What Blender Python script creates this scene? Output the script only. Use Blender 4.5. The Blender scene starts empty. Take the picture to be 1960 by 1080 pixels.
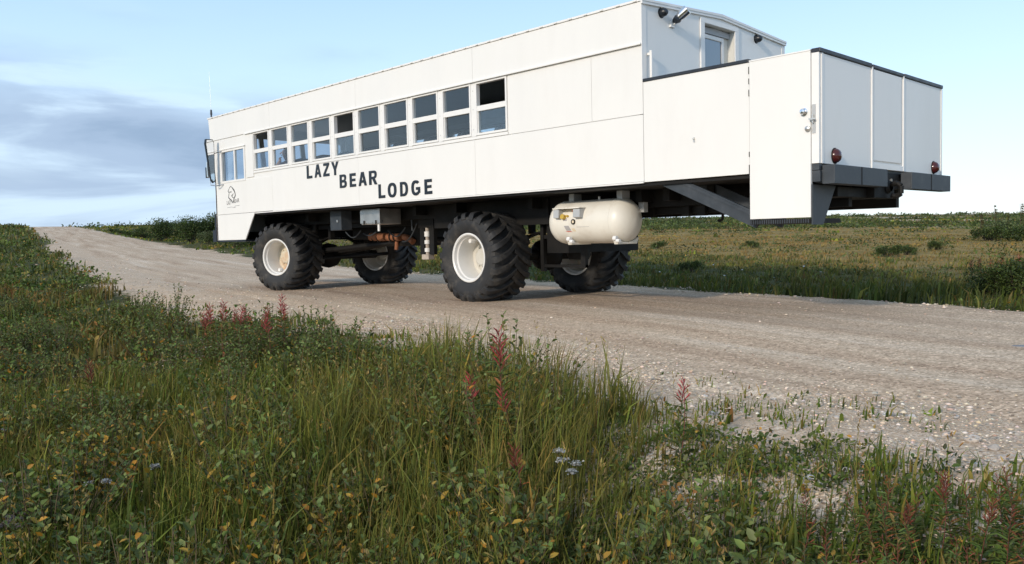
import bpy, bmesh, math, random
import numpy as np
from mathutils import Vector, Matrix

rng = np.random.default_rng(11)
random.seed(7)
sc = bpy.context.scene
col = sc.collection
R = math.radians

# ------------------------------------------------------------------ camera
CAM = np.array([5.642, -7.544, 0.899])
cam_d = bpy.data.cameras.new('camera')
cam = bpy.data.objects.new('camera', cam_d)
col.objects.link(cam)
cam_d.sensor_width = 36.0
cam_d.lens = 1583.2 / 1960.0 * 36.0
cam_d.clip_start = 0.05
cam_d.clip_end = 4000
yaw, pitch, roll = .803, -.053, -.022
Fv = Vector((-math.sin(yaw) * math.cos(pitch), math.cos(yaw) * math.cos(pitch), math.sin(pitch)))
Rt0 = Vector((math.cos(yaw), math.sin(yaw), 0))
Up0 = Rt0.cross(Fv)
Rv = Rt0 * math.cos(roll) + Up0 * math.sin(roll)
Uv = -Rt0 * math.sin(roll) + Up0 * math.cos(roll)
mw = Matrix((Rv, Uv, -Fv)).transposed().to_4x4()
mw.translation = Vector(CAM)
cam.matrix_world = mw
sc.camera = cam

# ------------------------------------------------------------------ light and sky
SUN = Vector((0.17, -1.0, 0.40)).normalized()      # from the scene towards the sun
sun_d = bpy.data.lights.new('sun', 'SUN')
sun_d.energy = 2.1
sun_d.angle = R(4.0)
sun_d.color = (1.0, 0.88, 0.73)
sun = bpy.data.objects.new('sun', sun_d)
col.objects.link(sun)
sun.rotation_euler = (-SUN).to_track_quat('-Z', 'Y').to_euler()

world = bpy.data.worlds.new('World')
sc.world = world
world.use_nodes = True
wn, wl = world.node_tree.nodes, world.node_tree.links
wn.clear()

def N(tree, typ, **kw):
    n = tree.nodes.new(typ)
    for k, v in kw.items():
        if k == 'inp':
            for a, b in v.items():
                n.inputs[a].default_value = b
        else:
            setattr(n, k, v)
    return n

def ramp(n, stops, interp='EASE'):
    cr = n.color_ramp
    cr.interpolation = interp
    while len(cr.elements) > 1:
        cr.elements.remove(cr.elements[-1])
    cr.elements[0].position, cr.elements[0].color = stops[0][0], stops[0][1]
    for p, c in stops[1:]:
        e = cr.elements.new(p)
        e.color = c

wt = world.node_tree
sky = N(wt, 'ShaderNodeTexSky', sky_type='NISHITA', sun_disc=False)
sky.sun_elevation = math.asin(SUN.z)
sky.sun_rotation = math.atan2(SUN.x, SUN.y)
sky.altitude = 10
sky.air_density = 1.0
sky.dust_density = 0.6
sky.ozone_density = 1.6
skyk = N(wt, 'ShaderNodeVectorMath', operation='SCALE', inp={'Scale': 0.15})
wl.new(sky.outputs[0], skyk.inputs[0])
tc = N(wt, 'ShaderNodeTexCoord')
sep = N(wt, 'ShaderNodeSeparateXYZ')
wl.new(tc.outputs['Generated'], sep.inputs[0])
# thin high veil: whitens the sky towards the horizon, clears overhead
veil_map = N(wt, 'ShaderNodeMapRange', inp={'From Min': 0.0, 'From Max': 0.5, 'To Min': 0.85, 'To Max': 0.60})
wl.new(sep.outputs['Z'], veil_map.inputs[0])
vcol = N(wt, 'ShaderNodeValToRGB')
ramp(vcol, [(0.0, (0.76, 0.82, 0.86, 1)), (0.07, (0.68, 0.83, 0.97, 1)), (0.17, (0.57, 0.77, 0.99, 1)), (0.30, (0.43, 0.65, 0.98, 1)), (0.7, (0.50, 0.64, 0.80, 1))], 'LINEAR')
wl.new(sep.outputs['Z'], vcol.inputs[0])
mix1 = N(wt, 'ShaderNodeMix', data_type='RGBA')
wl.new(veil_map.outputs[0], mix1.inputs[0])
wl.new(skyk.outputs[0], mix1.inputs[6])
wl.new(vcol.outputs[0], mix1.inputs[7])
# low stratus: noise on the direction, flattened so that it lies in banks
mapc = N(wt, 'ShaderNodeMapping', inp={'Scale': (1.3, 1.3, 4.6), 'Location': (0.62, 0.15, 0.30)})
wl.new(tc.outputs['Generated'], mapc.inputs[0])
nz = N(wt, 'ShaderNodeTexNoise', inp={'Scale': 1.4, 'Detail': 5.0, 'Roughness': 0.46, 'Distortion': 0.3})
wl.new(mapc.outputs[0], nz.inputs['Vector'])
# the banks are heavier to the west (-X) and thin out with height
west = N(wt, 'ShaderNodeMapRange', interpolation_type='SMOOTHSTEP', inp={'From Min': -0.45, 'From Max': -1.0, 'To Min': -0.24, 'To Max': 0.24})
wl.new(sep.outputs['X'], west.inputs[0])
elev = N(wt, 'ShaderNodeMapRange', inp={'From Min': 0.05, 'From Max': 0.23, 'To Min': 0.19, 'To Max': -0.30})
wl.new(sep.outputs['Z'], elev.inputs[0])
ad1 = N(wt, 'ShaderNodeMath', operation='ADD'); wl.new(nz.outputs[0], ad1.inputs[0]); wl.new(west.outputs[0], ad1.inputs[1])
ad2 = N(wt, 'ShaderNodeMath', operation='ADD'); wl.new(ad1.outputs[0], ad2.inputs[0]); wl.new(elev.outputs[0], ad2.inputs[1])
cm = N(wt, 'ShaderNodeMapRange', interpolation_type='SMOOTHSTEP', inp={'From Min': 0.44, 'From Max': 0.70, 'To Min': 0.0, 'To Max': 0.94})
wl.new(ad2.outputs[0], cm.inputs[0])
nz2 = N(wt, 'ShaderNodeTexNoise', inp={'Scale': 2.2, 'Detail': 7.0, 'Roughness': 0.54, 'Distortion': 0.4})
mapd = N(wt, 'ShaderNodeMapping', inp={'Scale': (1.2, 1.2, 7.0), 'Location': (3.1, 1.7, 0.6)})
wl.new(tc.outputs['Generated'], mapd.inputs[0]); wl.new(mapd.outputs[0], nz2.inputs['Vector'])
ccol = N(wt, 'ShaderNodeValToRGB')
ramp(ccol, [(0.36, (0.24, 0.34, 0.49, 1)), (0.50, (0.34, 0.45, 0.61, 1)), (0.64, (0.55, 0.70, 0.85, 1))])
wl.new(nz2.outputs[0], ccol.inputs[0])
mix2 = N(wt, 'ShaderNodeMix', data_type='RGBA')
wl.new(cm.outputs[0], mix2.inputs[0])
wl.new(mix1.outputs[2], mix2.inputs[6])
wl.new(ccol.outputs[0], mix2.inputs[7])
bg = N(wt, 'ShaderNodeBackground')
bg.inputs[1].default_value = 1.0
wl.new(mix2.outputs[2], bg.inputs[0])
wo = N(wt, 'ShaderNodeOutputWorld')
wl.new(bg.outputs[0], wo.inputs[0])

vs = sc.view_settings
vs.view_transform = 'Standard'
vs.look = 'None'
vs.exposure = 0.36
vs.gamma = 1.0
vs.use_curve_mapping = False
sc.render.engine = 'CYCLES'
sc.cycles.max_bounces = 8
sc.cycles.transparent_max_bounces = 12

# ------------------------------------------------------------------ helpers
def tag(o, label=None, cat=None, group=None, kind=None):
    if label: o['label'] = label
    if cat: o['category'] = cat
    if group: o['group'] = group
    if kind: o['kind'] = kind
    return o

def empty(name, loc=(0, 0, 0), rz=0.0, parent=None):
    o = bpy.data.objects.new(name, None)
    o.empty_display_size = 0.2
    o.location = loc
    o.rotation_euler = (0, 0, rz)
    o.parent = parent
    col.objects.link(o)
    return o

def link(name, me, mat=None, parent=None, loc=(0, 0, 0)):
    o = bpy.data.objects.new(name, me)
    col.objects.link(o)
    o.location = loc
    o.parent = parent
    if mat is not None and len(me.materials) == 0:
        me.materials.append(mat)
    return o

def copy_tree(o, parent=None):
    c = o.copy()
    col.objects.link(c)
    c.parent = parent
    for ch in o.children:
        copy_tree(ch, c)
    return c

class MB:
    """collects simple shapes into one mesh"""
    def __init__(self):
        self.v, self.f = [], []
    def add(self, vs, fs):
        b = len(self.v)
        self.v += [tuple(p) for p in vs]
        self.f += [tuple(i + b for i in f) for f in fs]
        return self
    def box(self, x0, x1, y0, y1, z0, z1):
        return self.add([(x0, y0, z0), (x1, y0, z0), (x1, y1, z0), (x0, y1, z0), (x0, y0, z1), (x1, y0, z1), (x1, y1, z1), (x0, y1, z1)],
                        [(0, 3, 2, 1), (4, 5, 6, 7), (0, 1, 5, 4), (1, 2, 6, 5), (2, 3, 7, 6), (3, 0, 4, 7)])
    def prism(self, pts, axis, a, b):
        """polygon pts in the two other axes, extruded from a to b along axis"""
        n = len(pts)
        def P(p, h):
            if axis == 1: return (p[0], h, p[1])
            if axis == 0: return (h, p[0], p[1])
            return (p[0], p[1], h)
        vs = [P(p, a) for p in pts] + [P(p, b) for p in pts]
        fs = [tuple(range(n)), tuple(range(2 * n - 1, n - 1, -1))]
        fs += [(i, i + n, (i + 1) % n + n, (i + 1) % n) for i in range(n)]
        return self.add(vs, fs)
    def tube(self, p0, p1, r0, r1=None, n=10, caps=True):
        r1 = r0 if r1 is None else r1
        p0, p1 = Vector(p0), Vector(p1)
        d = (p1 - p0).normalized()
        a = d.orthogonal().normalized(); b = d.cross(a)
        vs = []
        for p, r in ((p0, r0), (p1, r1)):
            for i in range(n):
                t = 2 * math.pi * i / n
                vs.append(p + (a * math.cos(t) + b * math.sin(t)) * r)
        fs = [(i, (i + 1) % n, (i + 1) % n + n, i + n) for i in range(n)]
        if caps: fs += [tuple(range(n - 1, -1, -1)), tuple(range(n, 2 * n))]
        return self.add(vs, fs)
    def path(self, pts, r, n=8):
        for a, b in zip(pts[:-1], pts[1:]):
            self.tube(a, b, r, r, n)
        return self
    def bar(self, p0, p1, w, h):
        """rectangular bar between two points, w across, h in the plane of up"""
        p0, p1 = Vector(p0), Vector(p1)
        d = (p1 - p0).normalized()
        s = d.cross(Vector((0, 0, 1)))
        s = s.normalized() if s.length > 1e-4 else Vector((1, 0, 0))
        u = s.cross(d)
        vs = []
        for p in (p0, p1):
            for a, b in ((-1, -1), (1, -1), (1, 1), (-1, 1)):
                vs.append(p + s * a * w / 2 + u * b * h / 2)
        return self.add(vs, [(0, 3, 2, 1), (4, 5, 6, 7), (0, 1, 5, 4), (1, 2, 6, 5), (2, 3, 7, 6), (3, 0, 4, 7)])
    def lathe(self, prof, axis, c, n=48, closed=False):
        """prof: (r, h) pairs revolved about axis through c"""
        m = len(prof); vs = []
        for i in range(n):
            t = 2 * math.pi * i / n
            for r, h in prof:
                a, b = r * math.cos(t), r * math.sin(t)
                vs.append((c[0] + a, c[1] + h, c[2] + b) if axis == 1 else (c[0] + h, c[1] + a, c[2] + b) if axis == 0 else (c[0] + a, c[1] + b, c[2] + h))
        fs = []
        for i in range(n):
            k = (i + 1) % n
            for j in range(m if closed else m - 1):
                j2 = (j + 1) % m
                fs.append((i * m + j, i * m + j2, k * m + j2, k * m + j))
        return self.add(vs, fs)
    def mesh(self, name, off=(0, 0, 0), bevel=0.0, seg=2, smooth=False):
        me = bpy.data.meshes.new(name)
        me.from_pydata([(p[0] - off[0], p[1] - off[1], p[2] - off[2]) for p in self.v], [], self.f)
        bm = bmesh.new(); bm.from_mesh(me)
        bmesh.ops.recalc_face_normals(bm, faces=bm.faces)
        if bevel > 0:
            eds = [e for e in bm.edges if len(e.link_faces) == 2 and e.calc_face_angle(0) > 0.6]
            bmesh.ops.bevel(bm, geom=eds, offset=bevel, segments=seg, profile=0.6, affect='EDGES', clamp_overlap=True)
        bm.to_mesh(me); bm.free()
        if smooth:
            me.shade_smooth()
            try: me.set_sharp_from_angle(angle=R(38))
            except Exception: pass
        return me

# ------------------------------------------------------------------ materials
def new_mat(name):
    m = bpy.data.materials.new(name)
    m.use_nodes = True
    t = m.node_tree
    t.nodes.clear()
    out = t.nodes.new('ShaderNodeOutputMaterial')
    return m, t, out

def pbr(name, c, rough=0.5, metal=0.0, spec=0.5, var=0.0, vscale=3.0, dirt=None, dscale=2.0, damt=0.0, bump=0.0, bscale=40.0, stretch=(1, 1, 1), coat=0.0):
    m, t, out = new_mat(name)
    b = N(t, 'ShaderNodeBsdfPrincipled', inp={'Roughness': rough, 'Metallic': metal, 'Specular IOR Level': spec, 'Coat Weight': coat})
    t.links.new(b.outputs[0], out.inputs[0])
    tcn = N(t, 'ShaderNodeTexCoord')
    mp = N(t, 'ShaderNodeMapping', inp={'Scale': stretch})
    t.links.new(tcn.outputs['Object'], mp.inputs[0])
    cur = None
    if var > 0:
        n1 = N(t, 'ShaderNodeTexNoise', inp={'Scale': vscale, 'Detail': 6.0, 'Roughness': 0.6})
        t.links.new(mp.outputs[0], n1.inputs['Vector'])
        r1 = N(t, 'ShaderNodeValToRGB')
        lo = tuple(max(0, x * (1 - var)) for x in c) + (1,)
        hi = tuple(min(1, x * (1 + var)) for x in c) + (1,)
        ramp(r1, [(0.3, lo), (0.7, hi)], 'LINEAR')
        t.links.new(n1.outputs[0], r1.inputs[0])
        cur = r1.outputs[0]
        rr = N(t, 'ShaderNodeMapRange', inp={'From Min': 0.3, 'From Max': 0.7, 'To Min': max(0.02, rough - 0.1), 'To Max': min(1, rough + 0.1)})
        t.links.new(n1.outputs[0], rr.inputs[0]); t.links.new(rr.outputs[0], b.inputs['Roughness'])
    if dirt is not None:
        n2 = N(t, 'ShaderNodeTexNoise', inp={'Scale': dscale, 'Detail': 8.0, 'Roughness': 0.68})
        t.links.new(mp.outputs[0], n2.inputs['Vector'])
        r2 = N(t, 'ShaderNodeMapRange', inp={'From Min': 0.5, 'From Max': 0.75, 'To Min': 0.0, 'To Max': damt})
        t.links.new(n2.outputs[0], r2.inputs[0])
        mx = N(t, 'ShaderNodeMix', data_type='RGBA')
        t.links.new(r2.outputs[0], mx.inputs[0])
        if cur is not None: t.links.new(cur, mx.inputs[6])
        else: mx.inputs[6].default_value = tuple(c) + (1,)
        mx.inputs[7].default_value = tuple(dirt) + (1,)
        cur = mx.outputs[2]
    if cur is not None: t.links.new(cur, b.inputs['Base Color'])
    else: b.inputs['Base Color'].default_value = tuple(c) + (1,)
    if bump > 0:
        n3 = N(t, 'ShaderNodeTexNoise', inp={'Scale': bscale, 'Detail': 4.0})
        t.links.new(tcn.outputs['Object'], n3.inputs['Vector'])
        bp = N(t, 'ShaderNodeBump', inp={'Strength': bump, 'Distance': 0.01})
        t.links.new(n3.outputs[0], bp.inputs['Height'])
        t.links.new(bp.outputs[0], b.inputs['Normal'])
    return m

def foliage(name, rough=0.55, trans=0.3):
    m, t, out = new_mat(name)
    at = N(t, 'ShaderNodeAttribute', attribute_name='Col')
    b = N(t, 'ShaderNodeBsdfPrincipled', inp={'Roughness': rough, 'Specular IOR Level': 0.35})
    tr = N(t, 'ShaderNodeBsdfTranslucent')
    mx = N(t, 'ShaderNodeMixShader', inp={0: trans})
    t.links.new(at.outputs['Color'], b.inputs['Base Color'])
    t.links.new(at.outputs['Color'], tr.inputs['Color'])
    t.links.new(b.outputs[0], mx.inputs[1]); t.links.new(tr.outputs[0], mx.inputs[2])
    t.links.new(mx.outputs[0], out.inputs[0])
    return m

def glass(name, tint, f0=0.04):
    m, t, out = new_mat(name)
    tr = N(t, 'ShaderNodeBsdfTransparent'); tr.inputs[0].default_value = tuple(tint) + (1,)
    gl = N(t, 'ShaderNodeBsdfGlossy', inp={'Roughness': 0.015}); gl.inputs[0].default_value = (1, 1, 1, 1)
    ge = N(t, 'ShaderNodeNewGeometry')
    dt = N(t, 'ShaderNodeVectorMath', operation='DOT_PRODUCT')
    t.links.new(ge.outputs['Normal'], dt.inputs[0]); t.links.new(ge.outputs['Incoming'], dt.inputs[1])
    ab = N(t, 'ShaderNodeMath', operation='ABSOLUTE'); t.links.new(dt.outputs['Value'], ab.inputs[0])
    iv = N(t, 'ShaderNodeMath', operation='SUBTRACT', inp={0: 1.0}); t.links.new(ab.outputs[0], iv.inputs[1])
    pw = N(t, 'ShaderNodeMath', operation='POWER', inp={1: 5.0}); t.links.new(iv.outputs[0], pw.inputs[0])
    fr = N(t, 'ShaderNodeMapRange', inp={'To Min': f0, 'To Max': 1.0}); t.links.new(pw.outputs[0], fr.inputs[0])   # Schlick, same from both sides of the sheet
    mx = N(t, 'ShaderNodeMixShader')
    t.links.new(fr.outputs[0], mx.inputs[0]); t.links.new(tr.outputs[0], mx.inputs[1]); t.links.new(gl.outputs[0], mx.inputs[2])
    t.links.new(mx.outputs[0], out.inputs[0])
    return m

M = {
    'panel': pbr('white_panel_paint', (0.80, 0.785, 0.75), 0.42, var=0.02, vscale=1.3, dirt=(0.52, 0.48, 0.42), dscale=2.2, damt=0.10, stretch=(1.0, 1.0, 0.28), bump=0.02, bscale=6),
    'trim': pbr('white_trim', (0.80, 0.785, 0.755), 0.4, var=0.03, vscale=6),
    'doorwhite': pbr('cream_door', (0.66, 0.64, 0.58), 0.45, var=0.03),
    'black_cap': pbr('black_rail_rubber', (0.018, 0.022, 0.030), 0.45, var=0.25, vscale=8),
    'letter': pbr('letter_black', (0.010, 0.014, 0.020), 0.35),
    'chassis': pbr('chassis_black', (0.007, 0.0065, 0.006), 0.65, var=0.3, vscale=5, dirt=(0.05, 0.04, 0.03), dscale=4, damt=0.22, spec=0.3),
    'bumper': pbr('bumper_grey_paint', (0.035, 0.043, 0.052), 0.55, var=0.25, vscale=6, dirt=(0.12, 0.12, 0.12), dscale=6, damt=0.25, bump=0.08, bscale=60),
    'rubber': pbr('tyre_rubber', (0.018, 0.0178, 0.018), 0.72, var=0.3, vscale=9, dirt=(0.13, 0.11, 0.085), dscale=6, damt=0.55, bump=0.12, bscale=55),
    'rim': pbr('rim_white_paint', (0.74, 0.72, 0.68), 0.4, var=0.03, vscale=5, dirt=(0.55, 0.5, 0.42), dscale=7, damt=0.2),
    'rim_rust': pbr('rim_rust_stained', (0.62, 0.55, 0.42), 0.55, var=0.1, vscale=5, dirt=(0.42, 0.17, 0.04), dscale=3.2, damt=0.95),
    'hub': pbr('hub_cream', (0.58, 0.55, 0.48), 0.5, var=0.08, vscale=6, dirt=(0.25, 0.2, 0.14), dscale=6, damt=0.35),
    'steel': pbr('stainless_steel', (0.62, 0.60, 0.56), 0.34, metal=0.85, var=0.12, vscale=7, dirt=(0.3, 0.25, 0.2), dscale=5, damt=0.3),
    'tank': pbr('cream_tank_paint', (0.76, 0.72, 0.63), 0.36, var=0.05, vscale=3, dirt=(0.42, 0.3, 0.19), dscale=4, damt=0.28),
    'brass': pbr('brass_fitting', (0.62, 0.40, 0.06), 0.4, metal=0.3),
    'tankgrey': pbr('galvanised_cover', (0.45, 0.46, 0.46), 0.5, metal=0.2, var=0.1),
    'rustorange': pbr('orange_rusty_pipe', (0.26, 0.10, 0.045), 0.75, var=0.3, vscale=9, dirt=(0.12, 0.06, 0.03), dscale=8, damt=0.6),
    'block': pbr('pale_weathered_block', (0.42, 0.36, 0.30), 0.8, var=0.2, vscale=12),
    'redlens': pbr('red_lens', (0.060, 0.008, 0.007), 0.2, coat=0.25),
    'chrome': pbr('chrome', (0.75, 0.75, 0.76), 0.15, metal=1.0),
    'interior': pbr('interior_lining', (0.42, 0.43, 0.44), 0.7, var=0.06),
    'seat': pbr('seat_vinyl', (0.022, 0.024, 0.030), 0.5, var=0.2, vscale=10),
    'mirror': pbr('mirror_glass', (0.85, 0.87, 0.9), 0.03, metal=1.0),
    'glass': glass('window_glass', (0.90, 0.93, 0.95), 0.05),
    'glass_clear': glass('cab_glass', (0.94, 0.97, 0.985)),
    'print_grey': pbr('label_grey', (0.38, 0.36, 0.35), 0.6),
    'print_red': pbr('label_red', (0.55, 0.14, 0.10), 0.6),
    'print_tan': pbr('label_tan', (0.70, 0.58, 0.40), 0.6),
    'emblem': pbr('emblem_print', (0.06, 0.055, 0.05), 0.5),
    'emblem_grey': pbr('emblem_grey_print', (0.30, 0.30, 0.30), 0.5),
    'leaf': foliage('leaf'),
    'blade': foliage('grass_blade', 0.6, 0.35),
    'stem': foliage('plant_stem', 0.7, 0.0),
    'bark': pbr('bark', (0.10, 0.075, 0.055), 0.85, var=0.3, vscale=20),
    'skin': pbr('skin', (0.52, 0.32, 0.24), 0.5, var=0.05),
    'hair': pbr('blond_hair', (0.24, 0.17, 0.09), 0.5, var=0.3, vscale=60, stretch=(1, 1, 0.15)),
    'jacket': pbr('navy_jacket', (0.045, 0.06, 0.12), 0.8, var=0.15, vscale=30),
    'redshirt': pbr('red_shirt', (0.30, 0.06, 0.05), 0.8),
    'eye': pbr('eye_dark', (0.02, 0.02, 0.02), 0.2),
}
# ------------------------------------------------------------------ land: heights
def hash2(ix, iy, seed):
    h = np.sin(ix * 127.1 + iy * 311.7 + seed * 74.7) * 43758.5453
    return h - np.floor(h)

def vnoise(x, y, seed=0):
    x = np.asarray(x, float); y = np.asarray(y, float)
    ix, iy = np.floor(x), np.floor(y)
    fx, fy = x - ix, y - iy
    fx = fx * fx * (3 - 2 * fx); fy = fy * fy * (3 - 2 * fy)
    a = hash2(ix, iy, seed); b = hash2(ix + 1, iy, seed); c = hash2(ix, iy + 1, seed); d = hash2(ix + 1, iy + 1, seed)
    return (a * (1 - fx) + b * fx) * (1 - fy) + (c * (1 - fx) + d * fx) * fy

def fbm(x, y, seed=0, o=4):
    s = 0; a = 0.5
    for i in range(o):
        s = s + a * vnoise(x * 2 ** i, y * 2 ** i, seed + i * 13)
        a *= 0.5
    return s / (1 - 0.5 ** o)

def sstep(a, b, x):
    t = np.clip((np.asarray(x, float) - a) / (b - a), 0, 1)
    return t * t * (3 - 2 * t)

CL = np.array([(90, -22, -1.2), (30, -7.2, -.3), (12, -2.75, -.08), (4, -.8, 0), (-3, .8, 0), (-12, 3, 0), (-20, 4.9, .05), (-30, 7.2, .25), (-45, 10.4, .68),
               (-65, 14.8, 1.45), (-85, 19, 2.25), (-110, 24.5, 3.3), (-135, 30, 4.2), (-157, 35, 4.72), (-185, 41.5, 4.6), (-230, 52, 3.4), (-320, 73, 2.6), (-900, 200, 6)])[::-1]
_tx = np.arange(-900, 90.1, 0.5)
_ty = np.interp(_tx, CL[:, 0], CL[:, 1]); _tz = np.interp(_tx, CL[:, 0], CL[:, 2])
def _smooth(a, w=17):
    p = np.pad(a, (w // 2, w // 2), mode='reflect', reflect_type='odd')
    return np.convolve(p, np.ones(w) / w, mode='valid')
_ty = _smooth(_ty); _tz = _smooth(_tz)
_flat = sstep(-19, -14, _tx) * (1 - sstep(6, 11, _tx))
_tz = _tz * (1 - _flat)
_dy = np.gradient(_ty, _tx)
def road_c(x): return np.interp(x, _tx, _ty)
def road_z(x): return np.interp(x, _tx, _tz)
def road_cos(x): return 1 / np.sqrt(1 + np.interp(x, _tx, _dy) ** 2)
HW = 3.1
def road_d(x, y): return (y - road_c(x)) * road_cos(x)

def eye_plane(x, y):
    return 0.9 - 0.0218 * (x - CAM[0]) + 0.0080 * (y - CAM[1])

def height(x, y):
    x = np.asarray(x, float); y = np.asarray(y, float)
    d = road_d(x, y); zr = road_z(x)
    dist = np.hypot(x - CAM[0], y - CAM[1])
    off = -1.3 + 1.27 * sstep(110, 420, dist) - 4.0 * sstep(600, 1000, dist)
    B = eye_plane(x, y) + off
    B = B + (fbm(x * .9, y * .9, 3, 3) - .5) * .16 + (fbm(x * .11, y * .11, 5, 3) - .5) * .35 * sstep(12, 50, dist) + (fbm(x * .018, y * .018, 8, 3) - .5) * 1.6 * sstep(120, 400, dist)
    wl_ = sstep(-10, -38, x)
    near = (1 - wl_) * (B - .28) + wl_ * (zr - .05 + (fbm(x * .25, y * .25, 21, 3) - .5) * .5)
    wf = sstep(-55, -125, x) * (1 - sstep(15, 60, d))
    far = (1 - wf) * (B - .04) + wf * (zr - .15)
    land = np.where(d < 0, near, far)
    e = np.abs(d) - HW
    t = sstep(0.0, np.where(d < 0, 2.9, 2.2), e)
    edge = (fbm(x * 2.6, y * 2.6, 31, 3) - .5) * .07 * sstep(-.3, .6, e)
    return (1 - t) * (zr - .022) + t * land + edge

def h1(x, y): return float(height(np.array([x]), np.array([y]))[0])

# ------------------------------------------------------------------ ground sheet
def axis_pts(c, half, n, k=6.6):
    t = np.linspace(-1, 1, n)
    return c + half * np.sinh(t * k) / math.sinh(k)
gx = axis_pts(1.0, 1000, 430); gy = axis_pts(-2.5, 1000, 430)
GX, GY = np.meshgrid(gx, gy, indexing='ij')
GZ = height(GX, GY)
nx, ny = GX.shape
idx = np.arange(nx * ny).reshape(nx, ny)
quads = np.stack([idx[:-1, :-1], idx[1:, :-1], idx[1:, 1:], idx[:-1, 1:]], -1).reshape(-1, 4)

def np_mesh(name, V, faces_list, col_attr=None, floats=None, smooth=False):
    """faces_list: list of int arrays (n, k)"""
    me = bpy.data.meshes.new(name)
    V = np.asarray(V, np.float32)
    me.vertices.add(len(V)); me.vertices.foreach_set('co', V.ravel())
    loops = np.concatenate([f.ravel() for f in faces_list]).astype(np.int32)
    counts = np.concatenate([np.full(len(f), f.shape[1]) for f in faces_list])
    starts = np.concatenate([[0], np.cumsum(counts)[:-1]]).astype(np.int32)
    me.loops.add(len(loops)); me.loops.foreach_set('vertex_index', loops)
    me.polygons.add(len(counts)); me.polygons.foreach_set('loop_start', starts)
    if col_attr is not None:
        a = me.attributes.new('Col', 'FLOAT_COLOR', 'POINT')
        c4 = np.ones((len(V), 4), np.float32); c4[:, :3] = col_attr
        a.data.foreach_set('color', c4.ravel())
    for k, v in (floats or {}).items():
        a = me.attributes.new(k, 'FLOAT', 'POINT')
        a.data.foreach_set('value', np.asarray(v, np.float32).ravel())
    me.update(calc_edges=True)
    if smooth: me.shade_smooth()
    return me

D_ = road_d(GX, GY); E_ = np.abs(D_) - HW
distg = np.hypot(GX - CAM[0], GY - CAM[1])
gr_noise = fbm(GX * .8, GY * .8, 41, 4)
reach = np.where(D_ < 0, 0.42 + 0.35 * sstep(1.2, 4.6, GX) + 1.0 * sstep(-2.5, -7, GX) * (1 - sstep(-40, -70, GX)), 0.35)
gravel = 1 - sstep(reach * .45, reach * 1.5, E_ + (gr_noise - .5) * 1.5)
def ochre_f(x, y):
    d = road_d(x, y)
    n = fbm(x * .05, y * .16, 51, 4)
    band = sstep(8.0, 17, d) * (1 - .55 * sstep(90, 150, np.hypot(x - CAM[0], y - CAM[1])))
    return np.clip(band * sstep(.16, .48, n + .06), 0, 1)
och = ochre_f(GX, GY)
sand = sstep(.60, .70, fbm(GX * .035, GY * .035, 61, 3)) * sstep(90, 130, distg) * (1 - sstep(420, 560, distg)) * (D_ > 0)
me = np_mesh('ground', np.stack([GX, GY, GZ], -1).reshape(-1, 3), [quads], floats={'gravel': gravel, 'ochre': och, 'sand': sand}, smooth=True)

m, t, out = new_mat('tundra_soil')
b = N(t, 'ShaderNodeBsdfPrincipled', inp={'Roughness': 0.95, 'Specular IOR Level': 0.1})
t.links.new(b.outputs[0], out.inputs[0])
geo = N(t, 'ShaderNodeNewGeometry')
def noise(t, vec, scale, detail=5.0, rough=0.6):
    n = N(t, 'ShaderNodeTexNoise', inp={'Scale': scale, 'Detail': detail, 'Roughness': rough}); t.links.new(vec, n.inputs['Vector']); return n.outputs[0]
def cramp(t, fac, stops, interp='LINEAR'):
    r = N(t, 'ShaderNodeValToRGB'); ramp(r, stops, interp); t.links.new(fac, r.inputs[0]); return r.outputs[0]
def cmix(t, fac, a, c):
    x = N(t, 'ShaderNodeMix', data_type='RGBA')
    if isinstance(fac, float): x.inputs[0].default_value = fac
    else: t.links.new(fac, x.inputs[0])
    for v, k in ((a, 6), (c, 7)):
        if isinstance(v, tuple): x.inputs[k].default_value = v + (1,)
        else: t.links.new(v, x.inputs[k])
    return x.outputs[2]
P = geo.outputs['Position']
green = cramp(t, noise(t, P, 1.7, 8), [(.25, (.030, .034, .012, 1)), (.5, (.062, .066, .022, 1)), (.75, (.13, .11, .045, 1))])
ochc = cramp(t, noise(t, P, .35, 9, .65), [(.25, (.12, .095, .032, 1)), (.5, (.23, .165, .055, 1)), (.75, (.32, .225, .085, 1))])
a_o = N(t, 'ShaderNodeAttribute', attribute_name='ochre').outputs['Fac']
a_g = N(t, 'ShaderNodeAttribute', attribute_name='gravel').outputs['Fac']
a_s = N(t, 'ShaderNodeAttribute', attribute_name='sand').outputs['Fac']
c1 = cmix(t, a_o, green, ochc)
c1 = cmix(t, a_s, c1, (.42, .35, .25))
# pebbly shoulder
vor = N(t, 'ShaderNodeTexVoronoi', inp={'Scale': 85.0, 'Randomness': 1.0}); t.links.new(P, vor.inputs['Vector'])
peb = cramp(t, vor.outputs['Color'], [(.1, (.30, .205, .13, 1)), (.5, (.60, .46, .33, 1)), (.85, (.76, .64, .51, 1))])
dirtm = N(t, 'ShaderNodeMapRange', inp={'From Min': .42, 'From Max': .62}); t.links.new(noise(t, P, 2.4, 8, .7), dirtm.inputs[0])
peb = cmix(t, dirtm.outputs[0], peb, (.52, .385, .265))
gm = N(t, 'ShaderNodeMapRange', inp={'From Min': .35, 'From Max': .62})
gsum = N(t, 'ShaderNodeMath', operation='ADD'); t.links.new(a_g, gsum.inputs[0])
gn = N(t, 'ShaderNodeMapRange', inp={'From Min': .3, 'From Max': .7, 'To Min': -.22, 'To Max': .22}); t.links.new(noise(t, P, 5.0, 8, .7), gn.inputs[0])
t.links.new(gn.outputs[0], gsum.inputs[1]); t.links.new(gsum.outputs[0], gm.inputs[0])
c1 = cmix(t, gm.outputs[0], c1, peb)
t.links.new(c1, b.inputs['Base Color'])
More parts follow.
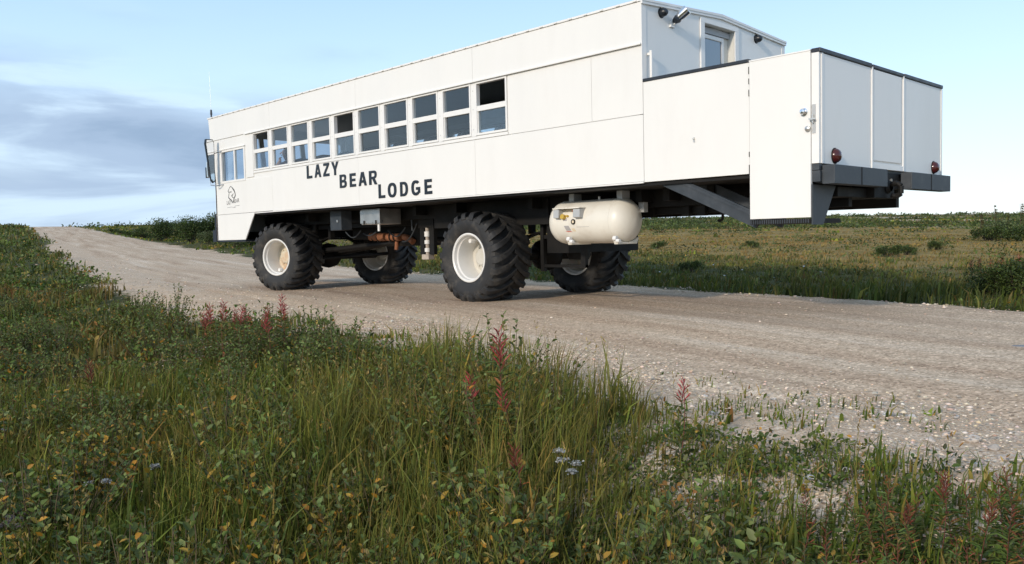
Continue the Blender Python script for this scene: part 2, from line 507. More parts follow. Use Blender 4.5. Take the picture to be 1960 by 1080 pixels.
bp_ = N(t, 'ShaderNodeBump', inp={'Strength': .7, 'Distance': .006}); t.links.new(vor.outputs['Distance'], bp_.inputs['Height']); t.links.new(gm.outputs[0], bp_.inputs['Strength']); t.links.new(bp_.outputs[0], b.inputs['Normal'])
M['soil'] = m
tag(link('ground', me, m), kind='structure')

# ------------------------------------------------------------------ road
xs = np.concatenate([np.arange(60, 14, -.6), np.arange(14, -16, -.12), np.arange(-16, -40, -.3), np.arange(-40, -240, -1.2)])
ds = np.concatenate([[-3.75, -3.5, -3.3], np.linspace(-3.1, 3.1, 37), [3.3, 3.5, 3.75]])
XC, DD = np.meshgrid(xs, ds, indexing='ij')
slope = np.interp(XC, _tx, _dy); cs = 1 / np.sqrt(1 + slope ** 2)
RX = XC - slope * cs * DD; RY = road_c(XC) + cs * DD
rz = road_z(XC)
wob = (fbm(XC * .35, DD * 0 + 3, 71, 3) - .5) * .6
rut = 0
for c_, w_ in ((-2.0, .28), (-1.15, .22), (.55, .25), (1.6, .28), (2.3, .25)):
    rut = rut - .012 * np.exp(-((DD + wob - c_) / w_) ** 2)
prof = .022 * (1 - (DD / 3.1) ** 2) * (np.abs(DD) < 3.1) - .05 * sstep(3.0, 3.6, np.abs(DD))
RZ = rz + prof + rut + (fbm(RX * 3, RY * 3, 75, 3) - .5) * .012 - 0.006
# the worn edge sinks into the shoulder along an uneven line, earlier on the near side where it widens
en = (fbm(RX * .7, RY * .7, 77, 4) - .5) * 1.3
lim = 2.95 + en - np.where(DD < 0, .55 * sstep(-.5, 4, RX), 0)
wE = sstep(lim - .25, lim + .35, np.abs(DD)) * (np.abs(DD) > 1.9)
wE = np.maximum(wE, sstep(3.3, 3.6, np.abs(DD)))
RZ = RZ * (1 - wE) + (height(RX, RY) - .03) * wE
n1, n2 = RX.shape
idx = np.arange(n1 * n2).reshape(n1, n2)
rq = np.stack([idx[:-1, :-1], idx[:-1, 1:], idx[1:, 1:], idx[1:, :-1]], -1).reshape(-1, 4)
me = np_mesh('road', np.stack([RX, RY, RZ], -1).reshape(-1, 3), [rq], floats={'across': DD + wob, 'along': XC}, smooth=True)
m, t, out = new_mat('gravel_road')
b = N(t, 'ShaderNodeBsdfPrincipled', inp={'Roughness': 0.92, 'Specular IOR Level': 0.15})
t.links.new(b.outputs[0], out.inputs[0])
geo = N(t, 'ShaderNodeNewGeometry'); P = geo.outputs['Position']
cx = N(t, 'ShaderNodeCombineXYZ')
al = N(t, 'ShaderNodeMath', operation='MULTIPLY', inp={1: .06}); t.links.new(N(t, 'ShaderNodeAttribute', attribute_name='along').outputs['Fac'], al.inputs[0])
t.links.new(al.outputs[0], cx.inputs[0]); t.links.new(N(t, 'ShaderNodeAttribute', attribute_name='across').outputs['Fac'], cx.inputs[1])
bands = noise(t, cx.outputs[0], 1.5, 6, .62)
base = cramp(t, bands, [(.30, (.38, .265, .18, 1)), (.44, (.53, .395, .28, 1)), (.56, (.61, .475, .345, 1)), (.70, (.72, .595, .47, 1))])
vor = N(t, 'ShaderNodeTexVoronoi', inp={'Scale': 62.0, 'Randomness': 1.0}); t.links.new(P, vor.inputs['Vector'])
spk = cramp(t, vor.outputs['Color'], [(.05, (.30, .27, .24, 1)), (.45, (.92, .90, .87, 1)), (.7, (1.0, 1.0, 1.0, 1)), (.9, (1.6, 1.6, 1.58, 1))])
mul = N(t, 'ShaderNodeMix', data_type='RGBA', blend_type='MULTIPLY'); mul.inputs[0].default_value = .75
t.links.new(base, mul.inputs[6]); t.links.new(spk, mul.inputs[7])
fine = cramp(t, noise(t, P, 9, 10, .75), [(.3, (.78, .76, .74, 1)), (.7, (1.2, 1.2, 1.2, 1))])
mul2 = N(t, 'ShaderNodeMix', data_type='RGBA', blend_type='MULTIPLY'); mul2.inputs[0].default_value = .9
t.links.new(mul.outputs[2], mul2.inputs[6]); t.links.new(fine, mul2.inputs[7])
t.links.new(mul2.outputs[2], b.inputs['Base Color'])
hs = N(t, 'ShaderNodeMath', operation='ADD'); t.links.new(vor.outputs['Distance'], hs.inputs[0]); t.links.new(noise(t, P, 14, 8, .7), hs.inputs[1])
bp_ = N(t, 'ShaderNodeBump', inp={'Strength': .5, 'Distance': .008}); t.links.new(hs.outputs[0], bp_.inputs['Height']); t.links.new(bp_.outputs[0], b.inputs['Normal'])
tag(link('road', me, m), kind='structure')
# ------------------------------------------------------------------ the tundra bus (built in its own measured frame: ground at z = .32)
ROOT = (-4.5, 1.59, 0.0)
OFF = (-4.5, 1.59, 0.32)
bus = empty('tundra_bus', ROOT)
tag(bus, 'long high white tundra bus on huge chevron-treaded tyres, parked on the gravel road', 'bus')

def part(name, mb, mat, parent=None, bevel=0.0, smooth=False, seg=2):
    return link(name, mb.mesh(name, OFF, bevel, seg, smooth), M[mat] if isinstance(mat, str) else mat, parent or bus)

W = 3.18
ZB = 1.818
def xf(z): return -10.9 - .19 * (z - 2.49) / 1.33 if z > 2.49 else -10.9

SP, W0, GWD = .71, -9.158, .56
ZL0, ZL1, ZU0, ZU1 = 2.645, 2.934, 3.008, 3.302
wins = [(W0 + SP * i, W0 + SP * i + GWD) for i in range(10)]

def wall(x0, x1, z0, z1, holes, y0, y1):
    xs_ = sorted({x0, x1, *[h[0] for h in holes], *[h[1] for h in holes]})
    zs_ = sorted({z0, z1, *[h[2] for h in holes], *[h[3] for h in holes]})
    mb = MB()
    for a, b_ in zip(xs_[:-1], xs_[1:]):
        run = None
        for c, d in list(zip(zs_[:-1], zs_[1:])) + [(None, None)]:
            inside = c is None or any(h[0] <= a + 1e-6 and b_ - 1e-6 <= h[1] and h[2] <= c + 1e-6 and d - 1e-6 <= h[3] for h in holes)
            if inside:
                if run: mb.box(a, b_, y0, y1, run[0], run[1]); run = None
            else:
                run = (run[0], d) if run else (c, d)
    return mb

holes = [(a - .03, b_ + .03, ZL0 - .03, ZU1 + .03) for a, b_ in wins]
drv = (-10.56, -9.58, 2.48, 3.10)
part('side_wall', wall(-10.89, -.002, 1.835, 3.80, holes + [drv], 0.0, .05), 'panel')
part('side_wall', wall(-10.89, -.002, 1.835, 3.80, holes + [(-10.56, -9.58, 2.48, 3.10)], W - .05, W), 'panel')
# inner lining (grey) just inside the walls
part('wall_lining', wall(-10.8, -.06, 1.90, 3.68, holes + [drv], .052, .07), 'interior')
part('wall_lining', wall(-10.8, -.06, 1.90, 3.68, holes + [drv], W - .07, W - .052), 'interior')
part('cabin_floor', MB().box(-10.8, -.06, .075, W - .075, 1.84, 1.885), 'interior')
part('ceiling', MB().prism([(.055, 3.68), (W - .055, 3.68), (W / 2, 3.76)], 0, -10.86, -.06), 'interior')

# cladding panels of the near and far side
def clad(name, poly, side=0, y0=-.011, y1=-.002, mat='panel'):
    mb = MB()
    a, b_ = (y0, y1) if side == 0 else (W - y1, W - y0)
    mb.prism(poly, 1, a, b_)
    return part(name, mb, mat, bevel=.0015, seg=1)
def rect(x0, x1, z0, z1, g=.0018): return [(x0 + g, z0 + g), (x1 - g, z0 + g), (x1 - g, z1 - g), (x0 + g, z1 - g)]
seams = [-8.5, -5.66, -2.83, 0.0]
for side in (0, 1):
    # fascia above the windows, standing proud
    prev = None
    for k, s in enumerate(seams):
        if prev is None: poly = [(xf(3.345) + .004, 3.345), (s - .003, 3.345), (s - .003, 3.80), (xf(3.80) + .004, 3.80)]
        else: poly = rect(prev, s, 3.342, 3.80)
        clad('fascia_panel', poly, side, -.024, -.002)
        prev = s
    clad('side_panel', [(xf(2.2), 1.838), (-8.503, 1.838 if side else 1.838), (-8.503, 2.47), (xf(2.47), 2.47)] if False else [(-10.895, 1.828), (-8.503, 1.828), (-8.503, 2.465), (-10.895, 2.465)], side)
    clad('skirt_panel', [(-10.895, 1.305), (-9.652, 1.305), (-9.222, 1.822), (-10.895, 1.822)], side, -.011, .012)
    prev = -8.5
    for s in seams[1:]:
        clad('side_panel', rect(prev, s, ZB, 2.562), side); prev = s
    clad('side_panel', rect(-9.5, -9.205, 2.50, 3.338), side, -.016, -.002)
    clad('side_panel', rect(-2.165, -.745, 2.565, 3.338), side)
    clad('side_panel', rect(-.745, 0, 2.565, 3.338), side)
    # cab surround of the driver's window
    clad('cab_panel', [(-10.895, 2.47), (-10.60, 2.47), (-10.60, 3.13), (xf(3.13) + .003, 3.13)], side)
    clad('cab_panel', [(xf(3.135) + .003, 3.135), (-9.505, 3.135), (-9.505, 3.338), (xf(3.338) + .003, 3.338)], side)
    y0, y1 = (-.045, -.024) if side == 0 else (W + .024, W + .045)
    part('drip_rail', MB().box(-9.5, -.003, min(y0, y1), max(y0, y1), 3.330, 3.348), 'trim')
    y0, y1 = (-.034, -.011) if side == 0 else (W + .011, W + .034)
    part('drip_rail', MB().box(-10.62, -9.53, y0, y1, 3.118, 3.133), 'trim')
    y0, y1 = (-.020, -.0005) if side == 0 else (W + .0005, W + .020)
    part('bottom_trim', MB().box(-9.20, -.003, y0, y1, 1.800, 1.8165), 'trim')
    y0, y1 = (-.016, -.002) if side == 0 else (W + .002, W + .016)
    part('sill_trim', MB().box(-9.2, -2.17, y0, y1, 2.567, 2.603), 'trim', bevel=.003)

# windows: frame, two panes each
def window(a, b_, side, open_up=False):
    s = 1 if side == 0 else -1
    Y = lambda y: y if side == 0 else W - y
    def bx(mb, x0, x1, y0, y1, z0, z1):
        ya, yb = sorted((Y(y0), Y(y1))); mb.box(x0, x1, ya, yb, z0, z1)
    mb = MB()
    o = .028
    bx(mb, a - o, a, -.018, .045, ZL0 - o, ZU1 + o); bx(mb, b_, b_ + o, -.018, .045, ZL0 - o, ZU1 + o)
    bx(mb, a, b_, -.017, .045, ZL0 - o, ZL0); bx(mb, a, b_, -.017, .045, ZU1, ZU1 + o)
    bx(mb, a, b_, -.012, .036, ZL1 + .004, ZU0)
    bx(mb, a, a + .012, .000, .04, ZL0, ZL1 + .004); bx(mb, b_ - .012, b_, .000, .04, ZL0, ZL1 + .004)
    w = part('window', mb, 'trim')
    for lo, hi, y in ((ZL0, ZL1 + .003, .022), (ZU0, ZU1, .010)):
        p = MB()
        if open_up and lo == ZU0: lo, hi, y = ZL0, ZL1 + .003, .008     # upper sash slid down
        bx(p, a + .001, b_ - .001, y, y + .005, lo, hi)
        part('pane', p, 'glass', w)
    return w
for i, (a, b_) in enumerate(wins):
    window(a, b_, 0, i in (0, 4, 9)); window(a, b_, 1, False)
# mullion posts between the windows, with rivets
for side in (0, 1):
    for i in range(9):
        a, b_ = wins[i][1] + .03, wins[i + 1][0] - .03
        y0, y1 = (-.013, -.001) if side == 0 else (W + .001, W + .013)
        post = part('window_post', MB().box(a, b_, y0, y1, 2.606, 3.329), 'trim', bevel=.002)
        if side == 0:
            for z in (2.70, 2.97, 3.22):
                part('rivet', MB().tube(((a + b_) / 2, -.016, z), ((a + b_) / 2, -.012, z), .006, n=8), 'tankgrey', post)

# driver's sliding window
for side in (0, 1):
    Y = (lambda y: y) if side == 0 else (lambda y: W - y)
    def bx(mb, x0, x1, y0, y1, z0, z1):
        ya, yb = sorted((Y(y0), Y(y1))); return mb.box(x0, x1, ya, yb, z0, z1)
    mb = MB()
    x0, x1, z0, z1 = -10.60, -9.54, 2.455, 3.115
    bx(mb, x0, x0 + .05, -.020, .045, z0, z1); bx(mb, x1 - .05, x1, -.020, .045, z0, z1)
    bx(mb, x0 + .05, x1 - .05, -.020, .045, z0, z0 + .04); bx(mb, x0 + .05, x1 - .05, -.020, .045, z1 - .04, z1)
    bx(mb, -10.02, -9.97, -.014, .03, z0 + .04, z1 - .04)
    w = part('driver_window', mb, 'trim')
    p = MB(); bx(p, -10.549, -10.021, .005, .010, z0 + .041, z1 - .041); part('pane', p, 'glass', w)
    p = MB(); bx(p, -9.969, -9.591, -.004, .001, z0 + .041, z1 - .041); part('pane', p, 'glass_clear', w)

# front wall with split windscreen
mb = MB()
def fquad(mb, y0, y1, z0, z1, t=.05):
    mb.add([(xf(z0), y0, z0), (xf(z0) + t, y0, z0), (xf(z0) + t, y1, z0), (xf(z0), y1, z0), (xf(z1), y0, z1), (xf(z1) + t, y0, z1), (xf(z1) + t, y1, z1), (xf(z1), y1, z1)],
           [(0, 3, 2, 1), (4, 5, 6, 7), (0, 1, 5, 4), (1, 2, 6, 5), (2, 3, 7, 6), (3, 0, 4, 7)])
fquad(mb, -.011, W + .011, 1.305, 2.485); fquad(mb, -.011, W + .011, 3.47, 3.80)
for a, b_ in ((-.011, .10), (1.05, 1.15), (2.03, 2.13), (W - .10, W + .011)): fquad(mb, a, b_, 2.485, 3.47)
part('front_wall', mb, 'panel')
for a, b_ in ((.102, 1.048), (1.152, 2.028), (2.132, W - .102)):
    p = MB(); z0, z1 = 2.487, 3.468
    p.add([(xf(z0) + .02, a, z0), (xf(z0) + .026, a, z0), (xf(z0) + .026, b_, z0), (xf(z0) + .02, b_, z0), (xf(z1) + .02, a, z1), (xf(z1) + .026, a, z1), (xf(z1) + .026, b_, z1), (xf(z1) + .02, b_, z1)],
          [(0, 3, 2, 1), (4, 5, 6, 7), (0, 1, 5, 4), (1, 2, 6, 5), (2, 3, 7, 6), (3, 0, 4, 7)])
    part('windscreen', p, 'glass_clear')
part('front_bumper', MB().box(-11.06, -10.905, -.03, W + .03, 1.275, 1.52).box(-10.955, -10.905, -.028, W + .028, 1.52, 1.84).box(-10.9, -9.66, -.004, W + .004, 1.27, 1.30), 'black_cap')

# roof: low gable slab with edge trim
yo = .035
mb = MB()
prof = [(-yo, 3.803), (-yo, 3.828), (W / 2, 3.925), (W + yo, 3.828), (W + yo, 3.803), (W / 2, 3.895)]
n = len(prof)
vs_ = [(xf(3.82) - .02, y, z) for y, z in prof] + [(.03, y, z) for y, z in prof]
mb.add(vs_, [(0, 5, 2, 1), (5, 4, 3, 2), (6, 7, 8, 11), (11, 8, 9, 10)] + [(i, (i + 1) % n, (i + 1) % n + n, i + n) for i in range(n)])
roof = part('roof', mb, 'trim')
for k in range(46):
    x = -10.9 + k * .24
    part('roof_clip', MB().box(x, x + .05, -.046, -.0355, 3.806, 3.824), 'trim', roof)

# rear wall of the cabin, gabled, with the recessed deck door
dy0, dy1, dz1 = 1.215, 1.905, 3.765
def gz(y): return 3.80 + .093 * (1 - abs(y - W / 2) / (W / 2))
mb = MB()
for a, b_, z0 in ((0.0, dy0, 1.88), (dy1, W, 1.88), (dy0, dy1, dz1)):
    ys = [a, b_] if not (a < W / 2 < b_) else [a, W / 2, b_]
    mb.prism([(a, z0), (b_, z0)] + [(y, gz(y) - .004) for y in reversed(ys)], 0, -.05, 0.0)
part('rear_wall', mb, 'panel')
part('corner_trim', MB().box(-.0015, .006, -.026, .055, 2.93, 3.80), 'trim')
part('corner_trim', MB().box(-.0015, .006, W - .055, W + .026, 1.88, 3.80), 'trim')
mb = MB()
for y, sgn in ((0, 1), (W, -1)):
    pass
mb.prism([(-yo, 3.772), (W / 2, 3.868), (W + yo, 3.772), (W + yo, 3.802), (W / 2, 3.894), (-yo, 3.802)], 0, .002, .024)
part('gable_trim', mb, 'trim')
part('door_casing', MB().box(.001, .018, dy0 - .085, dy0, 1.9, dz1).box(.001, .018, dy1, dy1 + .085, 1.9, dz1).box(.001, .018, dy0 - .085, dy1 + .085, dz1, dz1 + .055), 'trim', bevel=.003)
dd = part('deck_door', MB().box(-.13, -.09, dy0 + .004, dy1 - .004, 1.89, dz1 - .004), 'doorwhite')
part('door_jamb', MB().box(-.13, .0, dy0 - .02, dy0 + .002, 1.9, dz1).box(-.13, .0, dy1 - .002, dy1 + .02, 1.9, dz1).box(-.13, -.001, dy0 + .002, dy1 - .002, dz1 - .002, dz1 + .03), 'doorwhite')
mb = MB(); a, b_, z0, z1 = dy0 + .07, dy1 - .13, 2.62, 3.67
mb.box(-.09, -.065, a, a + .05, z0, z1).box(-.09, -.065, b_ - .05, b_, z0, z1).box(-.09, -.065, a + .05, b_ - .05, z0, z0 + .05).box(-.09, -.065, a + .05, b_ - .05, z1 - .05, z1)
part('door_window_frame', mb, 'trim', dd, bevel=.006)
part('pane', MB().box(-.088, -.080, a + .05, b_ - .05, z0 + .05, z1 - .05), pbr('door_glass', (.12, .16, .20), .03, spec=1.0, coat=1.0), dd)
part('door_handle', MB().tube((-.09, dy0 + .05, 2.9), (-.05, dy0 + .05, 2.9), .012).tube((-.05, dy0 + .05, 2.9), (-.05, dy0 + .15, 2.9), .010), 'chrome', dd)

# small things on the rear wall
for y, z in ((.35, 3.735), (2.45, 3.755)):
    c = part('camera_dome', MB().lathe([(0, .085), (.025, .08), (.042, .06), (.048, .03), (.048, 0), (.06, 0), (.06, -.0)], 0, (.001, y, z), 20), 'letter', smooth=True)
fl = part('flood_lamp', MB().box(.001, .03, .50, .59, 3.60, 3.66).tube((.03, .545, 3.63), (.09, .545, 3.66), .014), 'trim')
mb = MB(); mb.tube((.07, .52, 3.66), (.07, .57, 3.69), .035, .05, 12)
part('lamp_bracket', mb, 'letter', fl)
mb = MB(); mb.lathe([(0, .0), (.045, .0), (.055, .05), (.06, .13), (.056, .135), (.05, .12), (0, .11)], 0, (0, 0, 0), 20)
ls = part('lamp_shade', mb, 'chrome', fl, smooth=True)
for v in ls.data.vertices:                                        # aim it outwards and up
    p = Vector((v.co.x + OFF[0], v.co.y + OFF[1], v.co.z + OFF[2]))
    p = Matrix.Rotation(R(-38), 3, 'Y') @ p
    p = Matrix.Rotation(R(25), 3, 'Z') @ p
    v.co = p + Vector((.08 - OFF[0], .57 - OFF[1], 3.70 - OFF[2]))
part('grab_rail', MB().box(.035, .065, .07, .10, 2.0, 3.27).box(.0, .035, .072, .098, 3.22, 3.25), 'trim', bevel=.005)

# open rear deck
part('deck_floor', MB().box(.002, 2.0, .03, W - .03, 1.835, 1.875), 'bumper')
def deck_side(side):
    a, b_ = (-.011, .035) if side == 0 else (W - .035, W + .011)
    return part('deck_side_panel', MB().box(.004, 1.309, a, b_, 1.811, 2.914), 'panel', bevel=.002)
ds0 = deck_side(0)
ds1 = part('deck_side_panel', MB().box(.004, 2.030, W - .035, W + .011, 1.811, 2.905), 'panel', bevel=.002)
part('rail_cap', MB().box(.002, 1.307, -.020, .045, 2.916, 2.952), 'black_cap', bevel=.006)
part('rail_cap', MB().box(.002, 2.030, W - .045, W + .020, 2.907, 2.940), 'black_cap', bevel=.006)
part('latch_hook', MB().box(.655, .672, -.020, -.011, 2.19, 2.24).tube((.662, -.02, 2.225), (.662, -.035, 2.225), .008), 'steel', ds0)
# tall boarding door at the rear of the near side
bd = part('boarding_door', MB().box(1.319, 1.957, -.026, .012, 1.355, 2.916), 'panel', bevel=.003)
part('door_edge', MB().box(1.319, 1.957, -.030, .014, 2.917, 2.930), 'trim', bd)
for z0, z1 in ((2.80, 2.87), (2.70, 2.755), (2.58, 2.645), (1.98, 2.03), (1.80, 1.90), (1.50, 1.58)):
    part('hinge', MB().box(1.3085, 1.3185, -.024, .0, z0, z1), 'chassis', bd)
part('door_knob', MB().lathe([(0, -.055), (.022, -.052), (.030, -.04), (.026, -.025), (.012, -.02), (.012, -.012), (.036, -.008), (.036, 0)], 1, (1.897, -.026, 2.353), 20), 'chrome', bd, smooth=True)
part('door_lock', MB().lathe([(0, -.03), (.014, -.03), (.026, -.022), (.026, 0)], 1, (1.935, -.026, 2.19), 16), 'steel', bd, smooth=True)
cp = part('corner_post', MB().box(1.961, 2.034, -.012, .05, 1.862, 2.895), 'trim', bevel=.002)
lt = part('latch_plate', MB().box(1.968, 2.003, -.018, -.0125, 2.145, 2.415), 'tankgrey', cp)
part('latch_bolt', MB().tube((1.985, -.018, 2.275), (1.985, -.06, 2.275), .012).box(1.955, 2.015, -.062, -.05, 2.268, 2.284).box(1.978, 1.992, -.045, -.03, 2.24, 2.32), 'steel', cp)

# rear face of the deck: fixed panels and the middle gate
xr = 2.035
rp = []
for a, b_ in ((.052, 1.155), (2.02, W + .011)):
    rp.append(part('rear_panel', MB().box(xr - .04, xr, a, b_, 1.862, 2.892), 'panel', bevel=.002))
part('rail_cap', MB().box(xr - .075, xr + .014, -.016, 1.155, 2.897, 2.936), 'black_cap', bevel=.006)
part('rail_cap', MB().box(xr - .06, xr + .014, 2.025, W + .02, 2.897, 2.936), 'black_cap', bevel=.006)
gt = part('rear_gate', MB().box(xr - .035, xr - .012, 1.185, 1.99, 1.905, 2.892), 'panel')
part('gate_frame', MB().box(xr - .03, xr + .012, 1.158, 1.186, 1.862, 2.905).box(xr - .03, xr + .012, 1.99, 2.018, 1.862, 2.905).box(xr - .03, xr + .008, 1.186, 1.99, 1.862, 1.918), 'trim', gt, bevel=.002)
part('gate_panel', MB().box(xr - .012, xr + .004, 1.215, 1.955, 1.945, 2.885), 'panel', gt, bevel=.004)
part('rail_cap', MB().box(xr - .06, xr + .012, 1.188, 1.988, 2.897, 2.932), 'black_cap', gt, bevel=.006)
part('edge_trim', MB().box(xr + .0005, xr + .008, W - .02, W + .013, 1.862, 2.892), 'trim')
part('edge_trim', MB().box(xr + .0005, xr + .008, .03, .062, 1.862, 2.892), 'trim')
for y in (.315, 2.93):
    tl = part('tail_lamp', MB().lathe([(0, .060), (.028, .057), (.050, .046), (.064, .028), (.070, .008), (.070, 0)], 0, (xr + .003, y, 1.945), 28), 'redlens', smooth=True)
    part('lamp_base', MB().lathe([(.068, .008), (.076, .006), (.078, 0)], 0, (xr + .001, y, 1.945), 28), 'chassis', tl)
# bumper beams, tow hitch
bm0 = part('bumper_beam', MB().box(2.04, 2.16, .04, 1.27, 1.665, 1.845).box(1.96, 2.04, .05, 1.27, 1.68, 1.80), 'bumper', bevel=.005)
part('weld_seam', MB().box(2.1605, 2.163, .63, .65, 1.668, 1.842), 'chassis', bm0)
bm1 = part('bumper_beam', MB().box(2.04, 2.16, 1.93, 3.13, 1.66, 1.845), 'bumper', bevel=.005)
part('weld_seam', MB().box(2.1605, 2.163, 2.50, 2.52, 1.662, 1.842), 'chassis', bm1)
ht = part('tow_hitch', MB().box(1.75, 2.02, 1.27, 1.95, 1.66, 1.835).box(1.55, 1.98, .50, 1.62, 1.56, 1.66).box(1.9, 2.06, 1.18, 1.70, 1.555, 1.69), 'chassis', bevel=.006)
part('pintle_hook', MB().path([(2.06, 1.52, 1.70), (2.16, 1.52, 1.71), (2.20, 1.52, 1.68), (2.20, 1.52, 1.60), (2.15, 1.52, 1.57), (2.10, 1.52, 1.585)], .028).lathe([(.05, -.03), (.075, 0), (.05, .03)], 0, (2.07, 1.52, 1.68), 16), 'chassis', ht)
part('hitch_light', MB().tube((2.02, 1.56, 1.745), (2.035, 1.56, 1.745), .022, n=12), 'redlens', ht)
part('hitch_socket', MB().tube((2.02, 1.70, 1.755), (2.035, 1.70, 1.755), .018, n=12), 'steel', ht)

# boarding stair: tread plate, stringer, rear plate
st = part('step_tread', MB().box(1.32, 1.955, -.02, .62, 1.300, 1.345), 'chassis')
for k in range(26):
    x = 1.327 + k * .024
    part('tread_bar', MB().box(x, x + .010, -.026, -.0205, 1.303, 1.342), 'bumper', st)
part('stair_plate', MB().prism([(-.015, 1.285), (.20, 1.285), (.47, 1.665), (-.015, 1.665)], 0, 1.960, 1.975), 'bumper')
part('stair_bracket', MB().box(1.962, 2.03, .0, .05, 1.80, 1.86).box(1.962, 2.037, .005, .036, 1.69, 1.795), 'bumper')
part('stair_stringer', MB().bar((.16, .08, 1.86), (1.36, .08, 1.335), .04, .15).bar((.19, .055, 1.86 + .04), (1.36, .055, 1.335 + .04), .012, .03), 'bumper')
part('stair_stringer', MB().bar((.16, .60, 1.86), (1.36, .60, 1.335), .04, .15), 'bumper')

# chassis under the body
part('floor_pan', MB().box(-9.2, 1.30, .02, W - .02, 1.77, 1.799), 'chassis')
part('floor_pan', MB().box(1.30, 1.98, .7, W - .02, 1.77, 1.799), 'chassis')
for y in (.93, 2.17):
    part('frame_rail', MB().box(-10.6, 1.9, y, y + .08, 1.47, 1.769), 'chassis')
for x in (-9.9, -8.3, -7.2, -6.3, -5.0, -4.0, -2.4, -1.2, -.55, -.15, .45, 1.2):
    part('cross_member', MB().box(x, x + .09, .55, W - .55, 1.62, 1.768), 'chassis')
for x in (-.62, -.1, .12, .42, .66):
    part('frame_bracket', MB().box(x, x + .10, .86, .929, 1.435, 1.70), 'chassis')
part('trailing_hook', MB().path([(.34, 1.0, 1.50), (.375, 1.0, 1.44), (.37, 1.0, 1.385), (.335, 1.0, 1.365), (.31, 1.0, 1.375)], .016), 'chassis')
part('side_rail', MB().box(-9.0, 1.28, .78, .84, 1.56, 1.768), 'chassis')
part('side_rail', MB().box(-9.0, 1.28, W - .84, W - .78, 1.56, 1.768), 'chassis')
part('crossbeam', MB().box(-10.2, -9.3, .3, W - .3, 1.31, 1.46), 'chassis')
part('inner_skirt', MB().box(-2.3, -1.9, .82, W - .82, 1.0, 1.62), 'chassis')
part('battery_panel', MB().box(-4.7, -2.2, .75, .80, 1.40, 1.765), 'chassis')
def axle(x, y0, y1, yd):
    mb = MB().tube((x, y0, .955), (x, y1, .955), .085, n=16)
    o = part('axle', mb, 'chassis')
    d = MB().lathe([(0, -.27), (.12, -.25), (.22, -.14), (.25, 0), (.22, .14), (.12, .25), (0, .27)], 1, (x, yd, .955), 24)
    part('differential', d, 'chassis', o, smooth=True)
    for y in (.93, 2.17):
        s = MB()
        for k in range(5):
            w = .75 - k * .12
            s.add([], [])
            pts = [(-w, .10 * 0 + .16), (-w * .5, .06), (0, .02), (w * .5, .06), (w, .16)]
            for (a, b_), (c, d_) in zip(pts[:-1], pts[1:]):
                s.bar((x + a, y + .04, 1.16 + b_ - k * .022), (x + c, y + .04, 1.16 + d_ - k * .022), .09, .016)
        part('leaf_spring', s, 'chassis', o)
        [part('spring_shackle', MB().box(x + q, x + q + .08, y - .01, y + .09, 1.28, 1.50), 'chassis', o) for q in (-.80, .72)]
        part('axle_saddle', MB().box(x - .10, x + .10, y - .03, y + .11, .99, 1.07), 'chassis', o)
        part('shock_absorber', MB().tube((x + .2, y - .05, 1.0), (x + .34, y - .05, 1.6), .045, n=10).tube((x + .22, y - .05, 1.1), (x + .31, y - .05, 1.45), .06, n=12), 'chassis', o)
    return o
axle(-3.2, .70, W - .70, 1.75)
ax = axle(-8.86, .70, W - .70, 1.35)
part('steering_rod', MB().tube((-8.45, .75, .90), (-8.45, 2.5, .96), .035).tube((-8.6, 1.0, 1.05), (-6.0, 1.35, 1.22), .05, n=12), 'chassis', ax)
part('drive_shaft', MB().tube((-8.6, 1.35, .98), (-6.4, 1.55, 1.25), .05, n=12).tube((-5.9, 1.55, 1.25), (-3.4, 1.7, 1.0), .05, n=12), 'chassis')
part('gearbox', MB().box(-6.9, -5.7, 1.25, 1.95, 1.12, 1.62).box(-7.9, -6.9, 1.3, 1.9, 1.25, 1.6), 'chassis', bevel=.04)
# hanging sub-frame behind the near rear wheel
part('spring_hanger', MB().box(-2.47, -2.41, .86, .92, .74, 1.60).box(-1.72, -1.64, .86, .92, .80, 1.60).box(-2.47, -1.64, .865, .915, .80, .84).box(-2.46, -1.65, .87, .91, 1.20, 1.25), 'chassis')
part('air_spring', MB().lathe([(.0, -.2), (.14, -.2), (.17, -.14), (.15, -.02), (.17, .08), (.14, .18), (.1, .3)], 2, (-2.05, 1.2, 1.1), 20), 'chassis', smooth=True)
# boxes hung under the floor
tb = part('tool_box', MB().box(-6.08, -5.54, .30, .72, 1.495, 1.752), 'steel', bevel=.008)
part('box_lid', MB().box(-6.09, -5.53, .285, .299, 1.515, 1.735), 'steel', tb, bevel=.003)
for x in (-5.98, -5.64):
    part('lid_clip', MB().box(x, x + .02, .270, .284, 1.50, 1.56), 'chassis', tb)
part('drain_pipe', MB().tube((-5.62, .33, 1.495), (-5.62, .33, 1.38), .022, n=12), 'trim', tb)
jb = part('control_box', MB().box(-7.05, -6.70, .30, .52, 1.42, 1.765), 'bumper', bevel=.01)
part('box_latch', MB().box(-6.83, -6.79, .288, .299, 1.56, 1.60), 'steel', jb)
